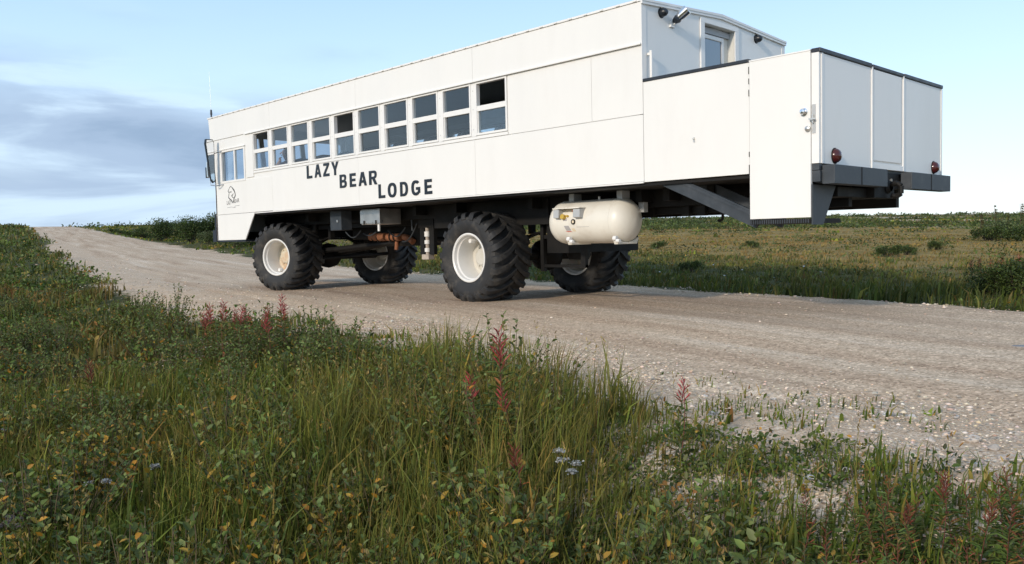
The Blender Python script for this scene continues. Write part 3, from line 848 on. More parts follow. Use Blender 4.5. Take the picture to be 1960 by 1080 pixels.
# exhaust piping with orange wrap, drop column with pale blocks
mb = MB().tube((-7.05, 1.15, 1.30), (-6.62, 1.17, 1.29), .075, n=14).tube((-6.55, 1.17, 1.285), (-6.2, 1.19, 1.28), .07, n=14).path([(-6.12, 1.2, 1.285), (-5.95, 1.2, 1.25), (-5.85, 1.2, 1.19)], .055, 12).tube((-6.35, 1.22, 1.25), (-6.38, 1.22, 1.06), .035, n=10)
ex = part('exhaust_pipe', mb, 'rustorange', smooth=True)
for x in (-6.95, -6.8, -6.42, -6.3):
    part('pipe_clamp', MB().lathe([(.078, -.012), (.086, -.01), (.086, .01), (.078, .012)], 0, (x, 1.17, 1.288), 16), 'chassis', ex)
part('drop_column', MB().box(-5.22, -5.12, .86, .93, .98, 1.60).box(-4.98, -4.86, .86, .93, .98, 1.60).box(-5.24, -4.84, .84, .95, 1.42, 1.62), 'chassis')
ss = part('jack_leg', MB().tube((-5.05, .88, .98), (-5.05, .88, 1.42), .032, n=12), 'block')
for z0, z1 in ((1.02, 1.09), (1.15, 1.22), (1.27, 1.36)):
    part('jack_collar', MB().lathe([(.03, 0), (.05, .005), (.05, z1 - z0 - .005), (.03, z1 - z0)], 2, (-5.05, .88, z0), 14), 'trim', ss)
part('jack_foot', MB().box(-5.14, -4.96, .82, .94, .90, .985), 'block', ss, bevel=.01)
mb = MB()
def sag(p0, p1, d, n=8):
    return [tuple(Vector(p0).lerp(Vector(p1), i / n) - Vector((0, 0, d * math.sin(math.pi * i / n)))) for i in range(n + 1)]
for a, b_, d in (((-7.5, .9, 1.40), (-7.0, .9, 1.42), .12), ((-6.9, .88, 1.36), (-6.5, .88, 1.38), .05), ((-6.1, .85, 1.40), (-5.6, .85, 1.44), .13), ((-5.9, 1.0, 1.2), (-5.35, .9, 1.5), .1), ((-5.4, .82, 1.75), (-5.4, .84, 1.38), .0)):
    part('hose', MB().path(sag(a, b_, d), .012, 6), 'bumper')

# propane tank
tc_, tr = (0, .465, 1.405), .275
pr = []
for k in range(9):
    a = math.pi / 2 * k / 8
    pr.append((tr * math.sin(a), -1.79 + .20 - .20 * math.cos(a)))
pr2 = [(r, -2.27 - h) for r, h in reversed(pr)]
tank = part('propane_tank', MB().lathe(pr + [(r, h) for r, h in pr2], 0, tc_, 56), 'tank', smooth=True)
for x in (-1.57, -.70):
    part('weld_ring', MB().lathe([(tr - .002, -.012), (tr + .004, -.008), (tr + .004, .008), (tr - .002, .012)], 0, (x, tc_[1], tc_[2]), 56), 'tank', tank)
for x in (-1.36, -.62):
    part('tank_foot', MB().prism([(.23, 1.165), (.25, 1.118), (.62, 1.118), (.66, 1.20), (.55, 1.16), (.46, 1.138), (.36, 1.145)], 0, x - .03, x + .03), 'tank', tank, bevel=.004)
    part('tank_lug', MB().tube((x - .02, .23, 1.19), (x + .03, .23, 1.19), .03, n=12).tube((x + .04, .21, 1.16), (x + .09, .21, 1.16), .022, n=12), 'trim', tank)
def on_tank(u, ang, lift=0.0):                                     # ang from the horizontal facing -Y, up positive
    r = tr + lift
    return (u, tc_[1] - r * math.cos(ang), tc_[2] + r * math.sin(ang))
def tank_patch(name, x0, x1, a0, a1, mat, lift=.0015, skew=0.0):
    mb = MB(); n = 5; vs = []
    for k in range(n + 1):
        a = a0 + (a1 - a0) * k / n; s = skew * (1 - k / n)
        vs += [on_tank(x0 + s, a, lift), on_tank(x1 + s, a, lift)]
    mb.add(vs, [(2 * k, 2 * k + 1, 2 * k + 3, 2 * k + 2) for k in range(n)])
    return part(name, mb, mat, tank)
# valve recess: two cheeks, a hood and the brass valves
def cheek(x0, x1):
    return MB().prism([(tc_[1] - tr * .985, tc_[2] + .045), (tc_[1] - tr - .06, tc_[2] + .055), (tc_[1] - tr - .055, tc_[2] + .155), (tc_[1] - tr * .80, tc_[2] + .165)], 0, x0, x1)
part('valve_cover', cheek(-1.53, -1.44), 'tankgrey', tank)
part('valve_cover', cheek(-1.20, -1.09), 'tankgrey', tank)
part('valve_hood', MB().bar((-1.535, tc_[1] - tr - .01, tc_[2] + .17), (-1.085, tc_[1] - tr - .01, tc_[2] + .17), .12, .012), 'tank', tank)
p = on_tank(-1.40, .25, .02); part('fill_valve', MB().tube(on_tank(-1.40, .22, -.01), on_tank(-1.40, .22, .05), .032, n=14).tube(on_tank(-1.34, .26, -.01), on_tank(-1.34, .26, .03), .014), 'brass', tank)
part('service_valve', MB().tube(on_tank(-1.235, .45, -.01), on_tank(-1.235, .45, .05), .02).tube(on_tank(-1.22, .30, -.01), on_tank(-1.22, .30, .03), .016), 'rustorange', tank)
part('gauge', MB().lathe([(0, -.014), (.025, -.014), (.034, -.008), (.034, .01)], 1, (-1.245, tc_[1] - tr - .002, tc_[2] + .0), 20), 'chassis', tank)
part('gauge_face', MB().lathe([(0, -.002), (.018, 0)], 1, (-1.24, tc_[1] - tr - .0165, tc_[2]), 16), 'print_tan', tank)
tank_patch('data_plate', -1.415, -1.355, .05, .17, 'print_grey')
tank_patch('warning_label', -1.41, -1.33, -.40, -.17, 'print_grey', skew=.03)
tank_patch('warning_label', -1.405, -1.32, -.47, -.42, 'print_red', .0016, .04)
tank_patch('paper_label', -1.29, -1.24, -.45, -.30, 'print_tan', skew=.02)
tank_patch('paper_label', -1.2, -1.0, -.25, -.235, 'print_grey')
part('relief_valve', MB().tube((-1.0, tc_[1] - .06, tc_[2] + tr * .97), (-1.0, tc_[1] - .06, tc_[2] + tr + .03), .014), 'trim', tank)
[part('tank_hanger', MB().box(*q), 'tankgrey', tank) for q in ((-1.5, -1.42, .40, .55, 1.66, 1.765), (-.72, -.64, .40, .55, 1.66, 1.765), (-.56, -.48, .62, .70, 1.5, 1.765))]

# wheels
def tyre_mesh(flat_z):
    prof = [(.335, -.285), (.345, -.31), (.40, -.345), (.47, -.362), (.53, -.358), (.573, -.335), (.592, -.28), (.598, -.15), (.60, 0)]
    prof = prof + [(r, -h) for r, h in reversed(prof[:-1])]
    mb = MB().lathe(prof, 1, (0, 0, 0), 88)
    nl = 22
    for s in (-1, 1):
        for k in range(nl):
            th0 = 2 * math.pi * (k + (.5 if s > 0 else 0)) / nl
            # (y, outer radius, base radius, angle back, half width)
            secs = [(-.022, .654, .59, .0, .030), (.06, .656, .59, .105, .030), (.13, .655, .59, .18, .031), (.20, .652, .588, .24, .033), (.27, .647, .58, .285, .036), (.325, .632, .565, .315, .040), (.352, .60, .54, .335, .043), (.366, .545, .52, .345, .040)]
            vs = []
            for y, ro, rb, a, hw in secs:
                c = th0 - a
                for rr, w in ((rb, hw * 1.28), (ro, hw), (ro, -hw), (rb, -hw * 1.28)):
                    t = c + w / rr
                    yy = s * (y if rr == ro else min(y, .345))
                    vs.append((rr * math.cos(t), yy, rr * math.sin(t)))
            m_ = len(secs)
            fs = []
            for i in range(m_ - 1):
                for j in range(3):
                    fs.append((4 * i + j, 4 * i + j + 1, 4 * i + 4 + j + 1, 4 * i + 4 + j))
            fs += [(0, 3, 2, 1), (4 * m_ - 4, 4 * m_ - 3, 4 * m_ - 2, 4 * m_ - 1)]
            mb.add(vs, fs)
    out_ = []
    for x, y, z in mb.v:
        if z < 0:                                                    # the loaded tyre bulges and flattens on the road
            f = sstep(-.35, -.62, z)
            y *= 1 + .05 * float(f)
        if z < flat_z: z = flat_z + (z - flat_z) * .03
        out_.append((x, y, z))
    mb.v = out_
    me = mb.mesh('tyre', smooth=True)
    me.materials.append(M['rubber'])
    return me
def rim_mesh():
    mb = MB().lathe([(.338, -.275), (.352, -.30), (.350, -.322), (.335, -.326), (.318, -.315), (.312, -.27), (.296, -.255), (.288, -.20), (.285, .02), (.288, .20), (.296, .255), (.312, .27), (.318, .315), (.335, .326), (.350, .322), (.352, .30), (.338, .275)], 1, (0, 0, 0), 64)
    me = mb.mesh('rim', smooth=True); me.materials.append(M['rim'])
    return me
def hub_mesh(mat):
    mb = MB().lathe([(.286, .02), (.24, .03), (.20, .0), (.13, .0), (.125, -.07), (.10, -.09), (0, -.09)], 1, (0, 0, 0), 48)
    for k in range(8):
        a = 2 * math.pi * k / 8
        mb.tube((.165 * math.cos(a), .0, .165 * math.sin(a)), (.165 * math.cos(a), -.03, .165 * math.sin(a)), .016, n=6)
    me = mb.mesh('wheel', smooth=True); me.materials.append(M[mat])
    return me
AX = .635
tyre_me, rim_me = tyre_mesh(-AX + .001), rim_mesh()
valve_me = MB().lathe([(0, -.05), (.03, -.05), (.034, -.04), (.034, .03), (0, .035)], 1, (0, 0, 0), 16).mesh('valve_cap', smooth=True)
valve_me.materials.append(M['rim'])
hub_a, hub_b = hub_mesh('hub'), hub_mesh('rim_rust')
for (x, y, steer, spin, far, hm, va) in ((-3.2, .465, 0, .05, 0, hub_a, 105), (-8.86, .465, 16, .17, 0, hub_b, -95), (-3.2, W - .465, 0, .21, 1, hub_a, 40), (-8.86, W - .465, 15, .11, 1, hub_a, 60)):
    w = link('wheel', hm, None, bus, (x - ROOT[0], y - ROOT[1], AX))
    w.rotation_euler = (0, 0, R(steer))
    if far: w.rotation_euler = (0, 0, R(steer))
    ty = link('tyre', tyre_me, None, w)
    link('rim', rim_me, None, w)
    v = link('valve_cap', valve_me, None, w, (.245 * math.cos(R(va)), -.18, .245 * math.sin(R(va))))

# seats in the cabin
def seat_parts(x, y):
    s = part('seat', MB().box(x - .02, x + .42, y, y + .90, 2.22, 2.36), 'seat', bevel=.04)
    b_ = MB()
    ys = y + .03, y + .87
    prof2 = [(ys[0], 2.3), (ys[1], 2.3), (ys[1], 2.66), (ys[1] - .05, 2.74), (ys[1] - .16, 2.77), (ys[0] + .16, 2.77), (ys[0] + .05, 2.74), (ys[0], 2.66)]
    b_.prism(prof2, 0, x + .42, x + .54)
    part('seat_back', b_, 'seat', s, bevel=.03)
    part('seat_leg', MB().box(x + .05, x + .09, y + .1, y + .8, 1.885, 2.22).box(x + .34, x + .38, y + .1, y + .8, 1.885, 2.22), 'chassis', s)
for k in range(9):
    x = -8.55 + k * .78
    seat_parts(x, .14); seat_parts(x, W - 1.04)
seat_parts(-10.0, .45)
part('dashboard', MB().box(-10.83, -10.45, .1, W - .1, 1.89, 2.36), 'seat', bevel=.04)
part('steering_wheel', MB().lathe([(.20, -.015), (.215, 0), (.20, .015), (.185, 0)], 2, (-10.3, .8, 2.42), 24, closed=True), 'seat')
part('luggage_shelf', MB().box(-8.5, -.3, W - .5, W - .08, 3.38, 3.42), 'interior')

# mirrors on the front corner
def mirror(side):
    Y = (lambda y: y) if side == 0 else (lambda y: W - y)
    def pp(x, y, z): return (x, Y(y), z)
    # the frame is tall and narrow, leaning with the cab; its glass faces back
    arm = part('mirror_arm', MB().path([pp(-10.50, -.012, 2.43), pp(-10.62, -.12, 2.41), pp(-10.70, -.20, 2.43), pp(-10.72, -.21, 2.60), pp(-10.72, -.21, 2.75), pp(-10.74, -.21, 3.02), pp(-10.66, -.10, 3.07), pp(-10.52, -.012, 3.10)], .010, 8), 'chrome')
    mb = MB()
    pr_ = [(-.12, 2.50), (-.17, 2.46), (-.21, 2.52), (-.305, 3.26), (-.29, 3.345), (-.14, 3.345), (-.115, 3.28)]
    pr_ = [(Y(a), b_) for a, b_ in pr_]
    mb.prism(pr_, 0, -10.70, -10.64)
    h = part('mirror_housing', mb, 'letter', arm, bevel=.012)
    cy = sum(p[0] for p in pr_) / len(pr_); cz = sum(p[1] for p in pr_) / len(pr_)
    inn = [(cy + (a - cy) * .80, cz + (b_ - cz) * .945) for a, b_ in pr_]
    part('mirror_glass', MB().prism(inn, 0, -10.639, -10.634), 'mirror', arm)
    part('spot_mirror', MB().box(-10.72, -10.69, min(Y(-.27), Y(-.21)), max(Y(-.27), Y(-.21)), 2.58, 2.90), 'chrome', arm, bevel=.01)
    part('spot_mirror_back', MB().box(-10.735, -10.721, min(Y(-.28), Y(-.22)), max(Y(-.28), Y(-.22)), 2.57, 2.78), 'letter', arm)
mirror(0); mirror(1)
an = part('antenna', MB().tube((-11.02, .02, 3.83), (-11.02, .02, 3.90), .016).tube((-11.02, .02, 3.90), (-11.02, .02, 4.0), .024, .018), 'letter')
part('antenna_whip', MB().tube((-11.02, .02, 4.0), (-11.04, .02, 4.78), .0035, .002, n=6), 'steel', an)

# ------------------------------------------------------------------ lettering
def glyph_mesh(ch, x0, x1, z0, z1, bold, y0=-.019, y1=-.0115):
    cu = bpy.data.curves.new('glyph', 'FONT')
    cu.body = ch; cu.size = 1.0; cu.offset = bold; cu.resolution_u = 6
    ob = bpy.data.objects.new('glyph', cu)
    col.objects.link(ob)
    dg = bpy.context.evaluated_depsgraph_get(); dg.update()
    src = bpy.data.meshes.new_from_object(ob.evaluated_get(dg))
    bpy.data.objects.remove(ob); bpy.data.curves.remove(cu)
    bm = bmesh.new(); bm.from_mesh(src); bpy.data.meshes.remove(src)
    bmesh.ops.remove_doubles(bm, verts=bm.verts, dist=1e-4)
    xs_ = [v.co.x for v in bm.verts]; ys_ = [v.co.y for v in bm.verts]
    ax0, ax1, ay0, ay1 = min(xs_), max(xs_), min(ys_), max(ys_)
    for v in bm.verts:
        u = (v.co.x - ax0) / (ax1 - ax0); w = (v.co.y - ay0) / (ay1 - ay0)
        v.co = Vector((x0 + u * (x1 - x0) - OFF[0], y1 - OFF[1], z0 + w * (z1 - z0) - OFF[2]))
    r = bmesh.ops.extrude_face_region(bm, geom=list(bm.faces))
    for v in [g for g in r['geom'] if isinstance(g, bmesh.types.BMVert)]: v.co.y = y0 - OFF[1]
    bmesh.ops.recalc_face_normals(bm, faces=bm.faces)
    me = bpy.data.meshes.new('letter'); bm.to_mesh(me); bm.free()
    return me
# bold signwriter's capitals: outlines in a unit box (x right, y up), holes as further loops
def ell(cx_, cy_, rx, ry, a0=0, a1=360, n_=28, p=2.4):
    o = []
    for i in range(n_ + (0 if a1 - a0 >= 360 else 1)):
        a = R(a0 + (a1 - a0) * i / n_); c_, s_ = math.cos(a), math.sin(a)
        o.append((cx_ + rx * math.copysign(abs(c_) ** (2 / p), c_), cy_ + ry * math.copysign(abs(s_) ** (2 / p), s_)))
    return o
sx, sy = .30, .20
BOLD = {
    'L': [[(0, 0), (1, 0), (1, sy), (.36, sy), (.36, 1), (0, 1)]],
    'A': [[(0, 0), (.27, 0), (.35, .22), (.65, .22), (.73, 0), (1, 0), (.66, 1), (.34, 1)], [(.41, .40), (.59, .40), (.50, .74)]],
    'Z': [[(0, 0), (1, 0), (1, sy), (.38, sy), (.98, .84), (.98, 1), (.05, 1), (.05, 1 - sy), (.60, 1 - sy), (0, .17)]],
    'Y': [[(.36, 0), (.64, 0), (.64, .40), (1, 1), (.70, 1), (.50, .62), (.30, 1), (0, 1), (.36, .40)]],
    'B': [[(0, 0), (.60, 0)] + ell(.60, .28, .40, .28, -90, 62, 10) + ell(.58, .76, .36, .24, -50, 90, 10) + [(0, 1)], [(sx, .17), (.55, .17)] + ell(.55, .285, .15, .115, -90, 90, 8) + [(sx, .40)], [(sx, .59), (.54, .59)] + ell(.54, .71, .14, .12, -90, 90, 8) + [(sx, .83)]],
    'E': [[(0, 0), (1, 0), (1, sy), (.34, sy), (.34, .41), (.90, .41), (.90, .60), (.34, .60), (.34, 1 - sy), (.97, 1 - sy), (.97, 1), (0, 1)]],
    'R': [[(0, 0), (sx, 0), (sx, .40), (.40, .40), (.68, 0), (1, 0), (.70, .44)] + ell(.58, .71, .37, .29, -58, 90, 12) + [(0, 1)], [(sx, .57), (.54, .57)] + ell(.54, .70, .15, .13, -90, 90, 8) + [(sx, .83)]],
    'O': [ell(.5, .5, .5, .5), ell(.5, .5, .22, .31)],
    'D': [[(0, 0), (.45, 0)] + ell(.45, .5, .55, .5, -90, 90, 18) + [(0, 1)], [(sx, .18), (.42, .18)] + ell(.42, .5, .28, .32, -90, 90, 14) + [(sx, .82)]],
    'G': [ell(.5, .5, .5, .5, 42, 318, 30) + [(1, .18), (1, .54), (.52, .54), (.52, .37), (.74, .37), (.74, .25)] + ell(.5, .5, .22, .31, 300, 50, 20)],
}
def bold_mesh(ch, x0, x1, z0, z1, y0=-.019, y1=-.0115):
    cu = bpy.data.curves.new('glyph', 'CURVE'); cu.dimensions = '2D'; cu.fill_mode = 'BOTH'; cu.extrude = (y1 - y0) / 2
    for loop in BOLD[ch]:
        sp_ = cu.splines.new('POLY'); sp_.points.add(len(loop) - 1); sp_.use_cyclic_u = True
        for q, (u, w) in zip(sp_.points, loop): q.co = (x0 + u * (x1 - x0), z0 + w * (z1 - z0), 0, 1)
    ob = bpy.data.objects.new('glyph', cu); col.objects.link(ob)
    dg = bpy.context.evaluated_depsgraph_get(); dg.update()
    me = bpy.data.meshes.new_from_object(ob.evaluated_get(dg))
    bpy.data.objects.remove(ob); bpy.data.curves.remove(cu)
    for v in me.vertices: v.co = Vector((v.co.x - OFF[0], (y0 + y1) / 2 - v.co.z - OFF[1], v.co.y - OFF[2]))
    me.name = 'letter'
    return me
words = [('LAZY', [(-7.245, -7.065), (-6.986, -6.775), (-6.707, -6.511), (-6.446, -6.226)], 2.33, 2.552),
         ('BEAR', [(-6.205, -5.998), (-5.907, -5.726), (-5.653, -5.423), (-5.356, -5.135)], 2.106, 2.325),
         ('LODGE', [(-5.109, -4.934), (-4.861, -4.638), (-4.546, -4.351), (-4.266, -4.053), (-3.951, -3.772)], 1.884, 2.100)]
for wd, cells, z0, z1 in words:
    for ch, (a, b_) in zip(wd, cells):
        dz = .004 if ch in 'OG' else 0
        link('letter', bold_mesh(ch, a, b_, z0 - dz, z1 + dz), M['letter'], bus)

# bear emblem on the cab: printed line drawing with its lettering
EX0, EX1, EZ0, EZ1 = -10.40, -9.82, 1.93, 2.385
def E_(u, v):                                                       # u, v measured on an 18-per-pixel enlargement
    return (EX0 + (u - 200) / 450 * (EX1 - EX0) * .98, -.0125, EZ1 - (v - 180) / 760 * (EZ1 - EZ0))
emb = MB()
def stroke(mb, pts, ws):
    P_ = [Vector(E_(*p)) for p in pts]
    for i in range(len(P_) - 1):
        a, b_ = P_[i], P_[i + 1]
        d = (b_ - a).normalized(); s = Vector((d.z, 0, -d.x))
        w0, w1 = ws[min(i, len(ws) - 1)] / 2, ws[min(i + 1, len(ws) - 1)] / 2
        e = d * .004
        mb.add([a - e - s * w0, b_ + e - s * w1, b_ + e + s * w1, a - e + s * w0], [(0, 1, 2, 3)])
stroke(emb, [(365, 195), (320, 230), (290, 290), (262, 345), (280, 385), (310, 395)], [.016, .012, .014, .02, .016])
stroke(emb, [(365, 195), (400, 235), (430, 280), (470, 340), (500, 430), (510, 510), (470, 590), (445, 650), (410, 750)], [.012, .016, .03, .034, .028, .03, .028, .018, .026])
stroke(emb, [(320, 370), (350, 385), (385, 380)], [.012, .02, .01])
stroke(emb, [(300, 400), (285, 470), (270, 560), (310, 610), (370, 660), (405, 740)], [.018, .022, .022, .024, .022, .02])
stroke(emb, [(440, 440), (425, 480), (380, 510), (400, 550), (440, 590), (480, 590)], [.010, .016, .022, .016, .016, .014])
emo = part('emblem', emb, 'emblem')
for ch, u0, u1, v0, v1 in (('L', 205, 245, 670, 800), ('A', 248, 285, 665, 795), ('Z', 288, 325, 660, 790), ('Y', 328, 370, 655, 780), ('B', 440, 480, 650, 760), ('E', 488, 525, 640, 755), ('A', 532, 578, 630, 750), ('R', 585, 632, 620, 745)):
    a, b_ = E_(u0, v1), E_(u1, v0)
    link('emblem_letter', glyph_mesh(ch, a[0], b_[0], a[2], b_[2], .0, -.0128, -.0120), M['emblem'], emo)
for ch, u0, u1 in (('L', 395, 412), ('o', 418, 438), ('d', 442, 462), ('g', 466, 484), ('e', 488, 506)):
    a, b_ = E_(u0, 915), E_(u1, 872 if ch in 'Ld' else 885)
    link('emblem_letter', glyph_mesh(ch, a[0], b_[0], a[2], b_[2], .0, -.0128, -.0120), M['emblem_grey'], emo)
ln = MB(); stroke(ln, [(215, 893), (375, 880)], [.008]); stroke(ln, [(480, 862), (640, 850)], [.008])
part('emblem_rule', ln, 'emblem_grey', emo)
# ------------------------------------------------------------------ people
person = empty('person', (-8.60, .42, 1.885 - .32 + .34))
tag(person, 'fair-haired person in dark blue jacket, chin on hand at second bus window', 'person')
def skin_obj(name, verts, edges, radii, mat, parent, root=0, sub=2):
    me = bpy.data.meshes.new(name)
    me.from_pydata(verts, edges, [])
    o = link(name, me, mat, parent)
    md = o.modifiers.new('skin', 'SKIN'); md.use_smooth_shade = True
    for i, r in enumerate(radii):
        r = (r, r) if not isinstance(r, tuple) else r
        me.skin_vertices[0].data[i].radius = r
        me.skin_vertices[0].data[i].use_root = (i == root)
    ss_ = o.modifiers.new('sub', 'SUBSURF'); ss_.levels = sub; ss_.render_levels = sub
    return o
# seated, facing the front (-X), leaning on the sill with the head turned to the window (-Y)
bv = [(0, 0, .08), (-.02, 0, .22), (-.03, 0, .38), (-.035, -.01, .50), (-.04, -.02, .56),           # pelvis .. neck
      (-.05, -.035, .62), (-.055, -.045, .70), (-.05, -.04, .775),                                  # chin, face, crown
      (-.05, -.17, .46), (-.17, -.235, .26), (-.125, -.17, .50),                                   # near arm to the chin
      (-.04, .17, .46), (-.12, .22, .22), (-.30, .12, .18),                                        # far arm in the lap
      (-.20, -.09, .07), (-.46, -.09, .08), (-.46, -.09, -.30), (-.56, -.09, -.33),
      (-.20, .09, .07), (-.46, .09, .08), (-.46, .09, -.30), (-.56, .09, -.33),
      (-.115, -.12, .575), (-.10, -.135, .56)]
be = [(0, 1), (1, 2), (2, 3), (3, 4), (4, 5), (5, 6), (6, 7), (3, 8), (8, 9), (9, 10), (3, 11), (11, 12), (12, 13), (0, 14), (14, 15), (15, 16), (16, 17), (0, 18), (18, 19), (19, 20), (20, 21), (10, 22)]
br = [.13, .12, .13, .10, .05, .062, .088, .062, .052, .043, .030, .052, .042, .03, .08, .06, .05, .04, .08, .06, .05, .04, .028, .02]
body = skin_obj('body', bv[:23], be, br[:23], M['skin'], person)
# five curled fingers of the hand under the chin
for k, (dx, ln) in enumerate(((-.020, .05), (-.006, .058), (.008, .06), (.022, .052), (.036, .04))):
    f = MB().tube((-.118 + dx, -.135, .565), (-.112 + dx, -.150, .60), .0085, .008, 6).tube((-.112 + dx, -.150, .60), (-.10 + dx, -.125, .60 + ln * .3), .008, .006, 6)
    link('finger', f.mesh('finger', smooth=True), M['skin'], person)
jk = skin_obj('jacket', [bv[i] for i in (0, 1, 2, 3, 8, 9, 11, 12)] + [(-.14, -.195, .40), (-.25, .15, .19)], [(0, 1), (1, 2), (2, 3), (3, 4), (4, 5), (5, 8), (3, 6), (6, 7), (7, 9)], [.15, .14, .15, .115, .068, .06, .068, .058, .042, .042], M['jacket'], person)
hb = MB().lathe([(.0, .125), (.05, .118), (.085, .09), (.106, .045), (.110, 0), (.104, -.06), (.092, -.10), (.07, -.11)], 2, (-.035, -.02, .735), 22)
hair = link('hair', hb.mesh('hair', smooth=True), M['hair'], person)
for v in hair.data.vertices:                                         # open the hair over the face, which looks to the window
    d = Vector((v.co.x + .035, v.co.y + .02, 0)); dz = v.co.z - .735
    if d.length > 1e-3:
        f = d.normalized().dot(Vector((-.45, -.9, 0)).normalized())
        if f > .35 and dz < .05: v.co -= d * .42 * min(1, (f - .35) / .35); v.co.z += max(0, .045 - dz) * .9 * min(1, (f - .35) / .35)
        v.co += Vector((random.uniform(-1, 1), random.uniform(-1, 1), random.uniform(-1, 1))) * .006
fd = Vector((-.45, -.9, 0)).normalized(); sd = Vector((fd.y, -fd.x, 0))
fc = Vector((-.055, -.045, .70))
for s in (-1, 1):
    e = fc + fd * .082 + sd * s * .030 + Vector((0, 0, .012))
    link('eye', MB().lathe([(0, -.009), (.008, -.004), (.008, .004), (0, .009)], 2, e, 8).mesh('eye'), M['eye'], person)
    e2 = fc + sd * s * .088 + Vector((0, 0, 0))
    link('ear', MB().lathe([(0, -.028), (.012, -.015), (.014, .01), (0, .028)], 2, e2, 8).mesh('ear', smooth=True), M['skin'], person)
link('nose', MB().tube(fc + fd * .078 + Vector((0, 0, .012)), fc + fd * .104 + Vector((0, 0, -.022)), .008, .014, 8).mesh('nose', smooth=True), M['skin'], person)
link('mouth', MB().bar(fc + fd * .080 - sd * .024 + Vector((0, 0, -.050)), fc + fd * .080 + sd * .024 + Vector((0, 0, -.050)), .012, .010).mesh('mouth'), M['redshirt'], person)

# ------------------------------------------------------------------ plants: building blocks
def unit(v): return v / np.maximum(np.linalg.norm(v, axis=-1, keepdims=True), 1e-9)

def leaves_arrays(P, A, Nn, L, Wd, C):
    """folded oval leaves: base P, axis A, normal Nn, length L, half width Wd, colour C -> verts, quads, colours"""
    n = len(P)
    A = unit(A); S = unit(np.cross(A, Nn)); Nn = np.cross(S, A)
    L = np.broadcast_to(L, (n,))[:, None]; Wd = np.broadcast_to(Wd, (n,))[:, None]
    curl = -.10 * L
    V = np.empty((n, 6, 3), np.float32)
    V[:, 0] = P
    V[:, 1] = P + A * L * .30 + S * Wd + Nn * Wd * .35
    V[:, 2] = P + A * L * .70 + S * Wd * .85 + Nn * (Wd * .30 + curl * .4)
    V[:, 3] = P + A * L + Nn * curl
    V[:, 4] = P + A * L * .70 - S * Wd * .85 + Nn * (Wd * .30 + curl * .4)
    V[:, 5] = P + A * L * .30 - S * Wd + Nn * Wd * .35
    b = (np.arange(n) * 6)[:, None]
    Q = np.concatenate([b + np.array([[0, 3, 2, 1]]), b + np.array([[0, 5, 4, 3]])])
    return V.reshape(-1, 3), Q, np.repeat(C, 6, axis=0)

def blades_arrays(P, Hh, lean, Wd, C, Ctip=None):
    """grass blades: base P, height, horizontal lean vector (n,2), width, colour"""
    n = len(P)
    Hh = np.broadcast_to(Hh, (n,)); Wd = np.broadcast_to(Wd, (n,))
    az = rng.uniform(0, 2 * np.pi, n)
    S = np.stack([np.cos(az), np.sin(az), np.zeros(n)], -1) * Wd[:, None]
    V = np.empty((n, 5, 3), np.float32)
    up = np.zeros((n, 3)); up[:, 2] = Hh
    ln = np.zeros((n, 3)); ln[:, :2] = lean * Hh[:, None]
    V[:, 0] = P - S; V[:, 1] = P + S
    mid = P + up * .58 + ln * .30
    V[:, 2] = mid + S * .75; V[:, 3] = mid - S * .75
    V[:, 4] = P + up * (1 - .25 * np.linalg.norm(lean, axis=1)[:, None]) + ln
    b = (np.arange(n) * 5)[:, None]
    Q = b + np.array([[0, 1, 2, 3]]); T = b + np.array([[3, 2, 4]])
    CC = np.repeat(C[:, None, :], 5, axis=1)
    if Ctip is not None: CC[:, 4] = Ctip
    return V.reshape(-1, 3), Q, T, CC.reshape(-1, 3)

LIFT = np.array([1.78, 1.66, 1.05])
def pal(n, cols, w, lift=True):
    c = np.array(cols)[rng.choice(len(cols), n, p=np.array(w) / sum(w))]
    return np.clip(c * (LIFT if lift else 1.0) * rng.uniform(.60, 1.50, (n, 1)) * rng.uniform(.92, 1.08, (n, 3)), 0, 1)

WILLOW = [(.052, .080, .024), (.070, .102, .036), (.095, .122, .062), (.036, .054, .018), (.20, .13, .030), (.25, .125, .022), (.11, .10, .035)]
GRASS = [(.056, .082, .014), (.085, .105, .022), (.036, .054, .013), (.13, .115, .036), (.17, .13, .052), (.10, .060, .028)]

def sph(n):
    v = rng.normal(size=(n, 3)); return unit(v)

def stems_mesh(segs, r0, r1, c):
    """tapered three-sided twigs; segs: list of point lists"""
    Vs, Qs, b = [], [], 0
    for pts in segs:
        m_ = len(pts)
        for i, p in enumerate(pts):
            r = r0 + (r1 - r0) * i / (m_ - 1)
            for k in range(3):
                a = k * 2.0944
                Vs.append((p[0] + r * math.cos(a), p[1] + r * math.sin(a), p[2]))
        for i in range(m_ - 1):
            for k in range(3):
                Qs.append((b + 3 * i + k, b + 3 * i + (k + 1) % 3, b + 3 * i + 3 + (k + 1) % 3, b + 3 * i + 3 + k))
        b += 3 * m_
    Vs = np.array(Vs); Cc = np.tile(np.array(c), (len(Vs), 1))
    return np_mesh('stem', Vs, [np.array(Qs)], Cc)

def curve_stem(base, top, bend, n=5):
    base, top, bend = map(np.array, (base, top, bend))
    return [tuple(base + (top - base) * t + bend * math.sin(math.pi * t) ) for t in np.linspace(0, 1, n)]

